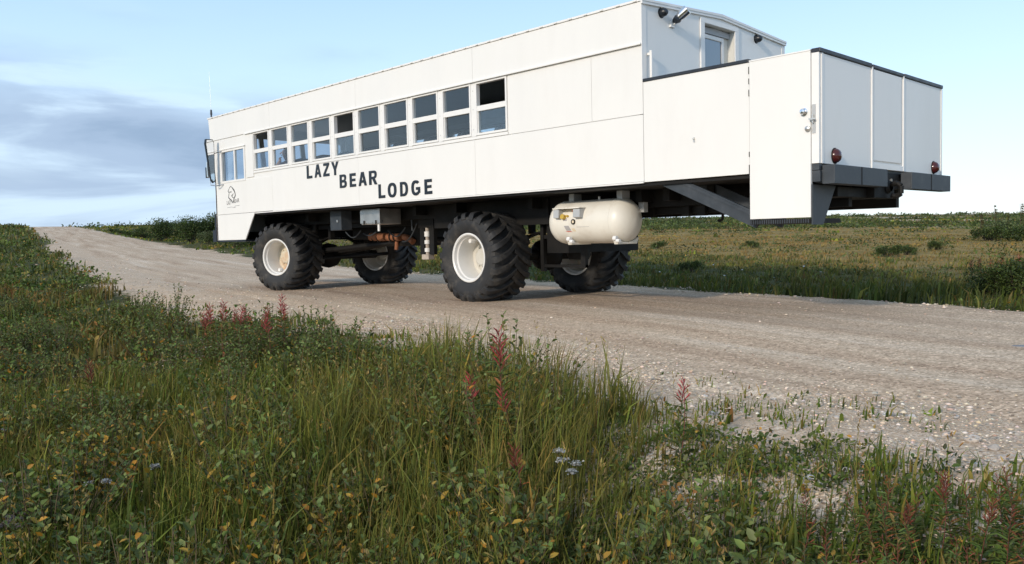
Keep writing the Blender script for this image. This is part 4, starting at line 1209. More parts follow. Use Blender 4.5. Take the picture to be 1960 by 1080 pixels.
# ---- low willow shrub (about half a metre): upright stems set with oval leaves
def willow_proto(nst, hgt, spread, leaf, tint, seed):
    rs = np.random.default_rng(seed)
    segs, P, A, Nn, L = [], [], [], [], []
    for s in range(nst):
        a = rs.uniform(0, 2 * np.pi); q = math.sqrt(rs.uniform(0, 1)) * spread
        h = hgt * rs.uniform(.55, 1.05) * (1 - .35 * q / spread)
        base = np.array([math.cos(a) * q * .35, math.sin(a) * q * .35, -.03])
        top = np.array([math.cos(a) * q + rs.uniform(-.05, .05), math.sin(a) * q + rs.uniform(-.05, .05), h])
        pts = curve_stem(base, top, (rs.uniform(-.04, .04), rs.uniform(-.04, .04), 0))
        segs.append(pts)
        nl = int(h / leaf * (2.0 if leaf < .06 else 2.6))
        for k in range(nl):
            t = .25 + .75 * (k + rs.uniform(0, .6)) / nl
            p = base + (top - base) * min(t, 1)
            ang = k * 2.4 + rs.uniform(-.5, .5)
            d = np.array([math.cos(ang), math.sin(ang), rs.uniform(.25, 1.3)])
            P.append(p); A.append(d); Nn.append(np.array([0, 0, 1.0]) + rs.normal(size=3) * .35); L.append(leaf * rs.uniform(.6, 1.15) * (1.1 - .35 * t))
    P, A, Nn, L = map(np.array, (P, A, Nn, L))
    C = pal(len(P), WILLOW, tint)
    V, Q, CC = leaves_arrays(P, A, Nn, L, L * .27, C)
    return np_mesh('leaves', V, [Q], CC), stems_mesh(segs, .0045, .0018, (.10, .075, .04))

willow_kinds = [willow_proto(36, .52, .36, .050, (5, 4, 2, 3, .5, .3, 1), 1), willow_proto(30, .42, .38, .055, (4, 4, 3, 2, 2.2, 1.6, 2), 2), willow_proto(36, .58, .40, .046, (4, 5, 4, 2, .3, .2, .6), 3),
                willow_proto(28, .36, .34, .054, (3, 3, 2, 2, 3.0, 2.6, 2), 4), willow_proto(32, .48, .36, .050, (3, 5, 5, 1, .6, .3, 1), 5),
                willow_proto(9, .46, .20, .066, (2, 4, 6, .5, .5, .3, 1.5), 6)]
def willow(x, y, s, kind, label, group, rz=None):
    lv, stm = willow_kinds[kind]
    o = empty('willow_shrub', (x, y, h1(x, y)), random.uniform(0, 6.28) if rz is None else rz)
    o.scale = (s, s, s * random.uniform(.9, 1.1))
    link('leaves', lv, M['leaf'], o); link('stems', stm, M['stem'], o)['kind'] = 'stuff'
    o.children[0]['kind'] = 'stuff'
    return tag(o, label, 'shrub', group)

# ------------------------------------------------------------------ scattering
FWD = math.atan2(Fv.y, Fv.x)
def scatter(n, r0, r1, half, power=1.0):
    """points in a sector round the camera's standing place, denser near"""
    u = rng.uniform(0, 1, n)
    if power == 0: r = r0 * (r1 / r0) ** u
    else: r = (r0 ** power + (r1 ** power - r0 ** power) * u) ** (1 / power)
    a = FWD + rng.uniform(-half, half, n)
    return CAM[0] + r * np.cos(a), CAM[1] + r * np.sin(a), r

def near_cover(x, y):
    """0..1 how thickly the near verge is overgrown"""
    d = road_d(x, y); e = -d - HW
    lo = .15 - .10 * sstep(.6, 4.4, x) + .95 * sstep(-2.5, -7, x) * (1 - sstep(-40, -70, x))
    v = sstep(lo, lo + .75, e + (fbm(x * 1.1, y * 1.1, 91, 3) - .5) * 1.3)
    thin = 1 - .92 * sstep(2.0, 3.4, x) * (1 - sstep(.30, .52, fbm(x * 1.9, y * 1.9, 93, 3))) * (1 - .6 * sstep(.5, 1.3, e))
    return np.where(d < 0, v * thin, 0)

def far_cover(x, y):
    d = road_d(x, y); e = d - HW
    return np.where(d > 0, sstep(.05, .9, e + (fbm(x * .9, y * .9, 92, 3) - .5) * 1.0), 0)

def in_bus_tracks(x, y):
    return (np.abs(road_d(x, y)) < HW)

def stuff(name, arrs, mat, label, cat):
    V, Fs, C = arrs
    o = link(name, np_mesh(name, V, Fs, C), mat)
    return tag(o, label, cat, kind='stuff')

# ---- near verge: grass
def cat_blades(parts):
    Vs, Qs, Ts, Cs, b = [], [], [], [], 0
    for V, Q, T, C in parts:
        Vs.append(V); Qs.append(Q + b); Ts.append(T + b); Cs.append(C); b += len(V)
    return np.concatenate(Vs), [np.concatenate(Qs), np.concatenate(Ts)], np.concatenate(Cs)

parts = []
def grass_zone(n, r0, r1, half, power, cover, hfun, wfun, cols, w, clump=7, spread=.05, streak=None, clear=0.0):
    x, y, r = scatter(n, r0, r1, half, power)
    k = rng.uniform(0, 1, n) < cover(x, y)
    x, y, r = x[k], y[k], r[k]
    m_ = len(x)
    x = np.repeat(x, clump) + rng.normal(0, 1, m_ * clump) * np.repeat(spread * (1 + r * .02), clump)
    y = np.repeat(y, clump) + rng.normal(0, 1, m_ * clump) * np.repeat(spread * (1 + r * .02), clump)
    r = np.repeat(r, clump)
    k = ~(np.abs(road_d(x, y)) < HW - clear); x, y, r = x[k], y[k], r[k]
    z = height(x, y) - .01
    cid = np.repeat(np.arange(m_), clump)[k]
    hh = hfun(x, y, r) * rng.uniform(.55, 1.25, len(x)) * rng.uniform(.5, 1.5, m_)[cid]
    wide = np.where(rng.uniform(0, 1, m_) < .16, 2.3, 1.0)[cid] * rng.uniform(.7, 1.3, len(x))
    tint = rng.uniform(.72, 1.32, (m_, 1))[cid] * rng.uniform(.9, 1.1, (m_, 3))[cid]
    az = rng.uniform(0, 2 * np.pi, len(x)); q = np.abs(rng.normal(0, .42, len(x)))
    lean = np.stack([np.cos(az) * q + .10, np.sin(az) * q + .03], -1)
    C = pal(len(x), cols, w)
    if streak is not None:                                          # patches of one tint, drawn out along the plain
        lo_, hi_, fx, fy, mixv = streak
        k_ = sstep(.30, .68, fbm(x * fx, y * fy, 151, 4))[:, None]
        C = C * (1 - mixv) + (np.array(lo_) * (1 - k_) + np.array(hi_) * k_) * rng.uniform(.8, 1.2, (len(x), 1)) * mixv
    C = np.clip(C * tint, 0, 1)
    return blades_arrays(np.stack([x, y, z], -1), hh, lean, wfun(r) * wide, C, C * np.array([1.35, 1.10, .85]))

def tall_near(x, y):
    t = .12 + .13 * sstep(.42, .66, fbm(x * .55, y * .55, 95, 3))
    for gx_, gy_, s_, a_ in ((1.75, -4.95, .90, .12), (.65, -4.85, 1.0, .08), (2.6, -5.15, .60, .10), (3.1, -5.4, .5, .10)):
        t = t + a_ * (.45 + 1.1 * fbm(x * 1.7, y * 1.7, 96, 3)) * np.exp(-((x - gx_) ** 2 + (y - gy_) ** 2) / s_ ** 2)
    return t * (1 - .50 * sstep(2.9, 3.9, x) * (1 - sstep(.9, 1.6, -road_d(x, y) - HW)))
parts.append(grass_zone(11500, 1.9, 8.5, R(48), 1.6, near_cover, lambda x, y, r: tall_near(x, y), lambda r: .0022 + .0004 * r * .5, GRASS, (5, 5, 4, 1.6, .9, 1.0), 9, .045, ((.085, .125, .022), (.19, .165, .045), .9, .9, .45)))
parts.append(grass_zone(5200, 8.0, 26, R(44), 1.3, near_cover, lambda x, y, r: tall_near(x, y) * 1.05, lambda r: .0022 + .0006 * r, GRASS, (5, 4, 4, 1.8, 1.0, 1.6), 9, .07, ((.055, .070, .018), (.17, .085, .030), .33, .33, .6)))
parts.append(grass_zone(5200, 24, 150, R(42), .6, near_cover, lambda x, y, r: .20 + .002 * r, lambda r: .004 + .0007 * r, GRASS, (5, 3, 5, 1.5, .8, 1), 8, .16, ((.045, .062, .018), (.11, .095, .03), .08, .2, .6)))
stuff('verge_grass', cat_blades(parts), M['blade'], 'dense green and straw grass covering the near roadside bank', 'grass')

x, y, r = scatter(900, 2.2, 9, R(46), 1.5)
k = rng.uniform(0, 1, len(x)) < near_cover(x, y); x, y = x[k], y[k]; n_ = len(x)
hs_ = tall_near(x, y) * rng.uniform(1.1, 1.7, n_) + .05; z = height(x, y)
az = rng.uniform(0, 6.28, n_); q = rng.uniform(.05, .35, n_)
lean = np.stack([np.cos(az) * q, np.sin(az) * q], -1)
V1, Q1, T1, C1 = blades_arrays(np.stack([x, y, z], -1), hs_, lean, .0011, pal(n_, [(.15, .125, .05), (.12, .11, .04)], (1, 1)))
tip = np.stack([x + lean[:, 0] * hs_ * .8, y + lean[:, 1] * hs_ * .8, z + hs_ * .88], -1)
P5 = np.repeat(tip, 6, axis=0) + rng.normal(0, 1, (n_ * 6, 3)) * np.array([.006, .006, .020])
A5 = np.repeat(np.concatenate([lean, np.ones((n_, 1)) * .5], 1), 6, axis=0) + sph(n_ * 6) * .35
V2, Q2, C2 = leaves_arrays(P5, A5, sph(n_ * 6), .022, .0028, pal(n_ * 6, [(.17, .125, .06), (.13, .09, .05), (.20, .16, .08)], (1, 1, 1)))
stuff('seed_heads', (np.concatenate([V1, V2]), [np.concatenate([Q1, Q2 + len(V1)]), T1], np.concatenate([C1, C2])), M['blade'], 'fine tan grass seed heads nodding above the near verge', 'grass')

# thin tufts rooted in the gravel shoulder
def tuft_cover(x, y):
    d = road_d(x, y); e = -d - HW
    return np.where((e > -.85) & (e < 2.6), sstep(.50, .62, fbm(x * 1.1, y * 1.9, 97, 3)) * (.45 + .55 * sstep(-.8, .1, e)), 0) * .9
stuff('shoulder_tufts', cat_blades([grass_zone(4200, 2.2, 14, R(46), 1.3, tuft_cover, lambda x, y, r: .035 + .06 * fbm(x, y, 98, 2), lambda r: .0025 + .0004 * r, GRASS, (5, 5, 3, 2, 1.2, 1.2), 10, .055, None, .85)]), M['blade'], 'sparse short grass tufts growing through the gravel shoulder', 'grass')

# ---- near verge: low leafy ground cover
def leaf_zone(n, r0, r1, half, power, cover, per, rad, hgt, leaf, cols, w, flat=.8, turn=.035):
    x, y, r = scatter(n, r0, r1, half, power)
    k = rng.uniform(0, 1, n) < cover(x, y)
    x, y, r = x[k], y[k], r[k]; m_ = len(x)
    R_ = np.repeat(rad(r), per); H_ = np.repeat(hgt(x, y, r) * rng.uniform(.5, 1.2, m_), per); rr = np.repeat(r, per)
    off = sph(m_ * per) * (rng.uniform(0, 1, m_ * per) ** .4)[:, None]
    px = np.repeat(x, per) + off[:, 0] * R_; py = np.repeat(y, per) + off[:, 1] * R_
    pz = height(px, py) + np.abs(off[:, 2]) * H_
    k = ~in_bus_tracks(px, py)
    px, py, pz, rr, off = px[k], py[k], pz[k], rr[k], off[k]
    A = off * np.array([1, 1, .5]) + sph(len(px)) * .7; A[:, 2] += .25
    Nn = np.array([0, 0, 1.0]) + sph(len(px)) * flat
    L = leaf(rr) * rng.uniform(.6, 1.25, len(px))
    # colour is a property of the clump, with single leaves turning yellow
    Cc = pal(m_, cols, w)
    C = np.repeat(Cc, per, axis=0)[k] * rng.uniform(.7, 1.3, (len(px), 1))
    tn = rng.uniform(0, 1, len(px)) < turn
    C[tn] = pal(int(tn.sum()), [(.24, .13, .03), (.20, .09, .025), (.28, .20, .07)], (2, 1, 1))
    return leaves_arrays(np.stack([px, py, pz], -1), A, Nn, L, L * .26, C)
def cat_leaves(ps):
    Vs, Qs, Cs, b = [], [], [], 0
    for V, Q, C in ps:
        Vs.append(V); Qs.append(Q + b); Cs.append(C); b += len(V)
    return np.concatenate(Vs), [np.concatenate(Qs)], np.concatenate(Cs)
HERB = [(.042, .068, .018), (.060, .090, .024), (.080, .100, .048), (.032, .048, .016), (.11, .095, .03), (.13, .07, .028)]
ps = [leaf_zone(2600, 1.9, 8, R(48), 1.5, near_cover, 30, lambda r: .10 + 0 * r, lambda x, y, r: .05 + .15 * fbm(x * .8, y * .8, 101, 2), lambda r: .026 + .001 * r, HERB, (5, 5, 2, 4, 1.3, .5)),
      leaf_zone(1900, 7, 26, R(44), 1.2, near_cover, 26, lambda r: .16 + .006 * r, lambda x, y, r: .12 + .28 * fbm(x * .5, y * .5, 101, 2), lambda r: .03 + .0026 * r, HERB, (5, 4, 4, 4, 1.2, .9)),
      leaf_zone(2600, 24, 150, R(42), .5, near_cover, 22, lambda r: .3 + .006 * r, lambda x, y, r: .2 + .4 * fbm(x * .2, y * .2, 101, 2), lambda r: .05 + .0022 * r, HERB, (5, 4, 3, 5, 1, .3))]
def right_cover(x, y):
    e = -road_d(x, y) - HW
    return np.where((x > 1.6) & (e > .0), sstep(.0, .7, e + (fbm(x * 1.7, y * 1.7, 93, 3) - .5) * 1.4), 0)
ps.append(leaf_zone(4200, 1.9, 5.6, R(50), 1.5, right_cover, 22, lambda r: .085 + 0 * r, lambda x, y, r: .02 + .07 * fbm(x * 1.4, y * 1.4, 103, 2), lambda r: .022 + 0 * r, HERB, (6, 6, 2, 3, .8, .4), turn=.02))
stuff('verge_undergrowth', cat_leaves(ps), M['leaf'], 'low dark leafy undergrowth between the grasses of the near bank', 'undergrowth')

# ---- far side of the road: green strip, sedge field, distant scrub
def hf_near(x, y, r): return (.07 + .13 * fbm(x * .3, y * .3, 111, 3)) * (1 + .9 * np.exp(-((x - 1.0) ** 2 + (y - 5.5) ** 2) / 1.8 ** 2))
SEDGE = [(.14, .105, .046), (.18, .135, .064), (.105, .088, .036), (.075, .072, .026), (.13, .095, .045)]
def ochre_cover(x, y): return far_cover(x, y) * (.25 + .75 * ochre_f(x, y))
def green_cover(x, y): return far_cover(x, y) * (1 - .93 * ochre_f(x, y))
stuff('field_grass', cat_blades([
    grass_zone(8000, 8.0, 34, R(46), .9, green_cover, hf_near, lambda r: .003 + .00055 * r, GRASS, (5, 4, 4, 1.6, .7, .7), 9, .09, ((.050, .062, .018), (.135, .115, .036), .16, .45, .55)),
    grass_zone(5500, 30, 240, R(42), .4, green_cover, lambda x, y, r: .10 + .0010 * r, lambda r: .006 + .0008 * r, GRASS, (4, 4, 4, 2, 1, .5), 8, .3)]),
    M['blade'], 'green roadside grass beyond the far edge of the road', 'grass')
stuff('sedge_field', cat_blades([
    grass_zone(6500, 14, 60, R(44), .7, ochre_cover, lambda x, y, r: (.035 + .07 * fbm(x * .12, y * .3, 113, 3)) * (1 + .003 * r), lambda r: .003 + .0006 * r, SEDGE, (4, 3, 3, 2, 1.5), 9, .16, ((.085, .080, .026), (.26, .175, .062), .07, .28, .78)),
    grass_zone(7000, 50, 330, R(42), .3, ochre_cover, lambda x, y, r: .04 + .0003 * r, lambda r: .010 + .0012 * r, SEDGE, (4, 3, 3, 2, 1.5), 8, .5, ((.095, .088, .028), (.30, .205, .068), .03, .12, .82))]),
    M['blade'], 'ochre sedge meadow stretching to the low horizon', 'grass')
SCRUB = [(.034, .055, .022), (.046, .066, .026), (.062, .080, .040), (.028, .042, .018), (.085, .080, .04)]
def scrub_cover(x, y):
    dd = np.hypot(x - CAM[0], y - CAM[1])
    base = sstep(.52, .64, fbm(x * .028, y * .085, 121, 3))
    return far_cover(x, y) * np.clip(base * (.12 + .75 * sstep(75, 110, dd)) + .85 * sstep(.40, .55, fbm(x * .02, y * .03, 123, 3)) * sstep(85, 120, dd) * (1 - sstep(190, 260, dd)), 0, 1) * sstep(16, 26, dd)
ps = [leaf_zone(2600, 18, 90, R(44), .5, scrub_cover, 34, lambda r: .35 + .006 * r, lambda x, y, r: .18 + .35 * fbm(x * .15, y * .15, 125, 2), lambda r: .05 + .0018 * r, SCRUB, (4, 4, 3, 4, 1), turn=.006),
      leaf_zone(5200, 85, 420, R(42), .3, scrub_cover, 26, lambda r: .8 + .005 * r, lambda x, y, r: .2 + 1.5 * fbm(x * .05, y * .05, 125, 2) ** 1.6, lambda r: .10 + .0019 * r, SCRUB, (4, 4, 2, 5, 1), turn=.0)]
ps.append(leaf_zone(3400, 8, 40, R(46), .8, lambda x, y: far_cover(x, y) * (1 - .85 * ochre_f(x, y)) * (.25 + .75 * sstep(.40, .6, fbm(x * .35, y * .35, 127, 3))), 24, lambda r: .14 + .006 * r, lambda x, y, r: .06 + .22 * fbm(x * .4, y * .4, 128, 2), lambda r: .028 + .0016 * r, SCRUB, (4, 4, 3, 3, 2), turn=.01))
stuff('tundra_scrub', cat_leaves(ps), M['leaf'], 'low dark willow scrub in streaks across the far tundra', 'scrub')
# tiny white yarrow heads too many to count along the far verge
x, y, r = scatter(420, 9, 30, R(40), .7)
k = (rng.uniform(0, 1, len(x)) < far_cover(x, y)) & (road_d(x, y) < 7.5) & (fbm(x * .4, y * .4, 131, 2) > .42)
x, y, r = x[k], y[k], r[k]; z = height(x, y) + rng.uniform(.14, .36, len(x))
V, Q, C = leaves_arrays(np.stack([x, y, z], -1), sph(len(x)) * np.array([1, 1, .2]), np.array([0, 0, 1.]) + sph(len(x)) * .4, .045, .022, np.full((len(x), 3), .62))
stuff('white_flower_specks', (V, [Q], C), M['leaf'], 'scattered tiny white flower heads in the far verge', 'flowers')

# ---- pebbles
def pebbles(n, r0, r1, half, power, keep, size, cols, w):
    x, y, r = scatter(n, r0, r1, half, power)
    k = rng.uniform(0, 1, n) < keep(x, y)
    x, y, r = x[k], y[k], r[k]; m_ = len(x)
    t_ = (1 + 5 ** .5) / 2
    oc = unit(np.array([(1, 0, 0), (0, 1, 0), (-1, 0, 0), (0, -1, 0), (0, 0, 1), (0, 0, -1), (.7, .7, .5), (-.7, .7, .5), (-.7, -.7, .5), (.7, -.7, .5)], float))
    fc = np.array([(4, 6, 7), (4, 7, 8), (4, 8, 9), (4, 9, 6), (0, 1, 6), (1, 2, 7), (2, 3, 8), (3, 0, 9), (6, 1, 7), (7, 2, 8), (8, 3, 9), (9, 0, 6)])
    s = size(r) * rng.lognormal(0, .38, m_)
    an = rng.uniform(0, 6.28, m_); el = rng.uniform(.6, 1.0, m_); fl = rng.uniform(.35, .75, m_)
    V = oc[None] * rng.uniform(.75, 1.2, (m_, len(oc), 1))
    X = V[..., 0] * s[:, None]; Y = V[..., 1] * (s * el)[:, None]; Z = V[..., 2] * (s * fl)[:, None]
    ca, sa = np.cos(an)[:, None], np.sin(an)[:, None]
    zz = np.maximum(height(x, y), np.where(np.abs(road_d(x, y)) < 3.2, road_z(x) + .012 * (1 - (road_d(x, y) / 3.1) ** 2), -9))
    O = np.stack([x[:, None] + X * ca - Y * sa, y[:, None] + X * sa + Y * ca, zz[:, None] + Z + (s * fl * .25)[:, None]], -1)
    F_ = (np.arange(m_) * len(oc))[:, None, None] + fc[None]
    C = np.repeat(pal(m_, cols, w, False), len(oc), axis=0)
    return O.reshape(-1, 3), F_.reshape(-1, 3), C
PEB = [(.58, .475, .37), (.46, .36, .27), (.56, .48, .40), (.32, .25, .185), (.52, .375, .265)]
def keep_sh(x, y):
    e = -road_d(x, y) - HW
    return np.where((e > -1.5) & (e < 3.2), sstep(-1.5, .0, e) * (1 - .8 * sstep(1.0, 3.0, e)) * (.35 + .65 * sstep(.4, .6, fbm(x * 1.3, y * 1.3, 141, 3))), 0)
def keep_rd(x, y): return np.where(np.abs(road_d(x, y)) < 3.3, .25 + .75 * sstep(.45, .62, fbm(x * .12, road_d(x, y) * 1.4, 143, 3)), 0)
def keep_fs(x, y):
    e = road_d(x, y) - HW
    return np.where((e > -.5) & (e < .7), .8, 0)
ps = [pebbles(95000, 2.0, 9.5, R(46), 1.5, keep_sh, lambda r: .0052 + .0003 * r, PEB, (5, 4, 4, 2, 2)), pebbles(16000, 9, 40, R(40), .9, keep_sh, lambda r: .007 + .0005 * r, PEB, (5, 4, 4, 2, 2)),
      pebbles(9000, 3.0, 18, R(42), 1.1, keep_rd, lambda r: .0045 + .0004 * r, PEB, (5, 5, 2, 2, 3)), pebbles(9000, 8, 24, R(40), 1.0, keep_fs, lambda r: .007 + .0006 * r, PEB, (5, 4, 4, 2, 2))]
V, Fs, C = [], [], []; b0 = 0
for v, f, c in ps: V.append(v); Fs.append(f + b0); C.append(c); b0 += len(v)
m, t, out = new_mat('pebble')
bs = N(t, 'ShaderNodeBsdfPrincipled', inp={'Roughness': .9, 'Specular IOR Level': .15}); t.links.new(N(t, 'ShaderNodeAttribute', attribute_name='Col').outputs['Color'], bs.inputs['Base Color']); t.links.new(bs.outputs[0], out.inputs[0])
M['pebble'] = m
stuff('loose_gravel', (np.concatenate(V), [np.concatenate(Fs)], np.concatenate(C)), m, 'loose pale gravel strewn over the road shoulder', 'gravel')

# ---- larger stones one can pick out
def stone(x, y, s, c, label, group, seed):
    rs = random.Random(seed)
    bm = bmesh.new(); bmesh.ops.create_icosphere(bm, subdivisions=2, radius=1.0)
    ax, ay, az_ = s * rs.uniform(.8, 1.2), s * rs.uniform(.6, .9), s * rs.uniform(.4, .6)
    dirs = [(Vector((rs.uniform(-1, 1), rs.uniform(-1, 1), rs.uniform(-1, 1))).normalized(), rs.uniform(.62, .9)) for _ in range(9)]
    for v in bm.verts:
        p = v.co.copy()
        for d, k_ in dirs:
            q = p.dot(d)
            if q > k_: p -= d * (q - k_) * .85
        v.co = Vector((p.x * ax, p.y * ay, p.z * az_))
    me = bpy.data.meshes.new('stone'); bm.to_mesh(me); bm.free()
    m_ = pbr('stone_rock', c, .9, var=.2, vscale=25, dirt=tuple(q * .5 for q in c), dscale=30, damt=.5, bump=.3, bscale=60)
    o = link('stone', me, m_, None, (x, y, h1(x, y) + az_ * .45))
    o.rotation_euler = (rs.uniform(-.2, .2), rs.uniform(-.2, .2), rs.uniform(0, 6.28))
    return tag(o, label, 'stone', group)
for i_, (x, y, s) in enumerate([(3.12, -2.46, 0.019), (2.87, -3.75, 0.031), (4.0, -3.38, 0.031), (4.47, -3.67, 0.043), (4.26, -4.43, 0.034), (4.37, -4.4, 0.031), (4.36, -3.64, 0.025), (3.53, -3.15, 0.028), (3.38, -3.38, 0.022), (4.34, -3.78, 0.028), (4.58, -3.76, 0.031), (4.16, -4.54, 0.028), (4.6, -4.59, 0.025), (2.46, -2.99, 0.019), (3.05, -3.54, 0.019), (4.27, -3.23, 0.019), (4.65, -3.9, 0.028), (4.11, -3.36, 0.022), (3.84, -3.6, 0.019), (3.5, -3.85, 0.019)]):
    stone(x, y, s, ((.50, .45, .40), (.42, .37, .32), (.56, .53, .50))[i_ % 3], 'fist-sized pale limestone lump lying on the gravel shoulder', 'pale stones on the shoulder', i_)
stone(0.73, -2.44, 0.03, (0.16, 0.17, 0.19), 'flat dark grey stone at the road edge above the tall fireweed', None, 50).scale = (1, 1, .35)
stone(3.4, -1.53, 0.06, (0.17, 0.17, 0.18), 'blue-grey slab pressed into the right of the road', None, 51).scale = (1, 1, .35)
stone(3.82, -0.58, 0.09, (0.18, 0.19, 0.21), 'large blue-grey slab in the road at the right picture edge', None, 52).scale = (1, 1, .35)
stone(4.06, -1.67, 0.04, (0.1, 0.1, 0.1), 'dark sliver of stone on the road near the right picture edge', None, 53).scale = (1, 1, .35)
stone(3.25, -1.65, 0.05, (0.34, 0.24, 0.16), 'tan flat stone in the road left of the blue-grey slab', None, 54).scale = (1, 1, .35)
stone(0.61, -0.16, 0.05, (0.3, 0.28, 0.27), 'grey flat stone in mid road behind the rear wheels', None, 55).scale = (1, 1, .35)
stone(2.18, 2.42, 0.035, (0.015, 0.015, 0.015), 'small black lump at the far road edge on the right', None, 56).scale = (1, 1, 1)
# ---- willow shrubs of the near bank
for x, y, s, k_ in [(2.51, -6.37, 1.09, 0), (2.79, -6.22, 0.92, 0), (1.46, -5.45, 0.99, 1), (0.35, -5.98, 0.92, 1), (0.71, -6.04, 1.11, 3), (2.15, -6.79, 0.89, 3), (-0.78, -6.15, 1.11, 1), (2.97, -6.39, 0.9, 1), (2.57, -6.76, 1.01, 1), (-0.05, -5.85, 0.97, 1), (1.11, -6.39, 1.1, 0), (1.02, -6.65, 0.94, 1), (1.48, -6.59, 0.9, 1), (1.28, -5.21, 1.07, 3), (1.85, -6.46, 0.85, 0), (1.88, -5.68, 0.99, 1), (1.05, -5.33, 1.13, 0), (2.01, -6.62, 0.88, 1), (0.84, -5.51, 1.03, 3), (1.93, -6.88, 0.95, 1)]:
    willow(x, y, s, k_, 'leafy willow shrub with yellowing leaves in the bottom left foreground', 'shrubs in the bottom left foreground')
for x, y, s, k_ in [(3.15, -5.82, 0.76, 1), (3.4, -5.62, 0.8, 1), (3.64, -6.0, 0.78, 4), (2.58, -5.53, 0.86, 1), (3.93, -6.03, 0.86, 4), (3.29, -5.38, 0.96, 1), (3.33, -6.14, 0.97, 3), (2.54, -5.92, 0.89, 3), (2.82, -5.75, 0.82, 3), (3.64, -5.67, 0.92, 4), (2.96, -5.34, 0.79, 4), (3.55, -6.21, 0.96, 1), (2.19, -5.59, 0.92, 4), (2.8, -6.06, 0.96, 3), (3.86, -5.82, 0.76, 1), (3.09, -6.1, 0.76, 1)]:
    willow(x, y, s, k_, 'low willow shrub with orange-flecked leaves in front of the tall grass', 'shrubs in front of the tall grass')
for x, y, s, k_ in [(4.4, -5.63, 0.7, 5), (4.51, -5.68, 0.65, 4), (3.89, -5.83, 0.77, 5), (4.49, -5.29, 0.62, 5), (4.33, -5.77, 0.79, 5), (3.96, -5.66, 0.69, 5), (3.98, -5.27, 0.68, 5), (4.06, -5.48, 0.65, 5), (4.1, -5.18, 0.83, 5), (3.8, -5.72, 0.79, 4), (3.49, -5.49, 0.93, 5), (4.01, -5.79, 0.73, 5), (4.17, -5.86, 0.85, 4), (4.15, -5.72, 0.73, 5), (4.39, -5.37, 0.9, 5), (4.27, -5.54, 0.86, 4), (3.67, -5.46, 0.77, 4), (4.24, -5.38, 0.75, 5), (4.53, -5.46, 0.75, 4), (3.95, -5.97, 0.72, 5)]:
    willow(x, y, s, k_, 'upright grey-green willow sprig at the bottom edge right of the tall grass', 'shrubs right of the tall grass')
for x, y, s, k_ in [(-3.3, -5.09, 0.76, 2), (0.05, -5.79, 0.79, 1), (-0.97, -5.8, 0.97, 4), (-1.39, -6.15, 0.92, 0), (-0.1, -5.32, 0.81, 1), (-1.6, -4.7, 0.82, 4), (0.45, -5.12, 0.88, 1), (-4.15, -5.64, 0.98, 2), (-4.07, -5.26, 1.0, 1), (-2.05, -5.9, 0.95, 0), (-0.35, -5.61, 0.76, 2), (-0.7, -5.59, 1.01, 4), (-1.2, -5.52, 0.78, 1)]:
    willow(x, y, s, k_, 'willow shrub in the middle of the left bank', 'shrubs in the middle of the left bank')
for x, y, s, k_ in [(-6.1, -4.86, 0.97, 0), (-5.87, -3.68, 0.95, 0), (-8.4, -2.88, 0.75, 4), (-3.49, -4.15, 1.1, 2), (-7.79, -4.28, 1.02, 4), (-11.11, -3.48, 0.84, 2), (-2.81, -4.15, 0.98, 4), (-10.33, -3.96, 0.85, 4), (-5.15, -3.28, 1.02, 2), (-4.47, -3.58, 0.9, 2), (-5.7, -4.48, 0.88, 2), (-8.37, -3.56, 0.8, 0), (-6.46, -3.06, 0.77, 2), (-11.99, -3.65, 0.8, 4), (-6.49, -4.54, 0.81, 2), (-7.73, -2.74, 1.02, 0)]:
    willow(x, y, s, k_, 'grey-green willow shrub high on the left bank towards the road', 'shrubs high on the left bank')
for x, y, s, k_ in [(-0.38, -4.19, 0.82, 5), (-1.91, -3.68, 0.87, 2), (0.22, -4.12, 0.85, 2), (-1.08, -4.21, 0.87, 2), (-0.12, -3.8, 0.92, 5), (-0.75, -3.65, 0.91, 5), (-1.01, -3.75, 0.95, 2), (0.59, -3.99, 0.75, 5), (-0.38, -3.85, 0.83, 2), (-1.96, -4.04, 0.85, 2), (0.27, -3.85, 0.83, 5), (-0.09, -4.19, 0.9, 5), (-1.48, -3.96, 0.94, 2), (-1.51, -3.63, 0.72, 5)]:
    willow(x, y, s, k_, 'pale upright willow sprig behind the tall grass by the gravel', 'willow sprigs behind the tall grass')
for x, y, s, k_ in [(2.33, -5.14, 0.99, 5), (1.82, -5.41, 0.82, 2), (-0.42, -4.34, 0.77, 5), (2.71, -4.83, 0.96, 2), (1.91, -4.83, 0.87, 5), (2.11, -4.27, 0.99, 2), (2.22, -4.74, 0.8, 2), (1.62, -4.6, 0.78, 2), (-0.13, -4.86, 0.95, 2), (1.3, -5.59, 0.77, 5), (1.78, -4.33, 0.77, 2), (0.76, -4.99, 0.9, 5), (0.52, -4.67, 0.9, 5), (1.25, -4.35, 0.8, 2), (0.08, -4.34, 0.99, 5), (1.22, -5.24, 0.96, 5), (1.07, -4.65, 0.94, 5), (-0.89, -4.49, 0.8, 5)]:
    willow(x, y, s, k_, 'leafy pale green willow sprig standing within the tall grass', 'willow sprigs in the tall grass')
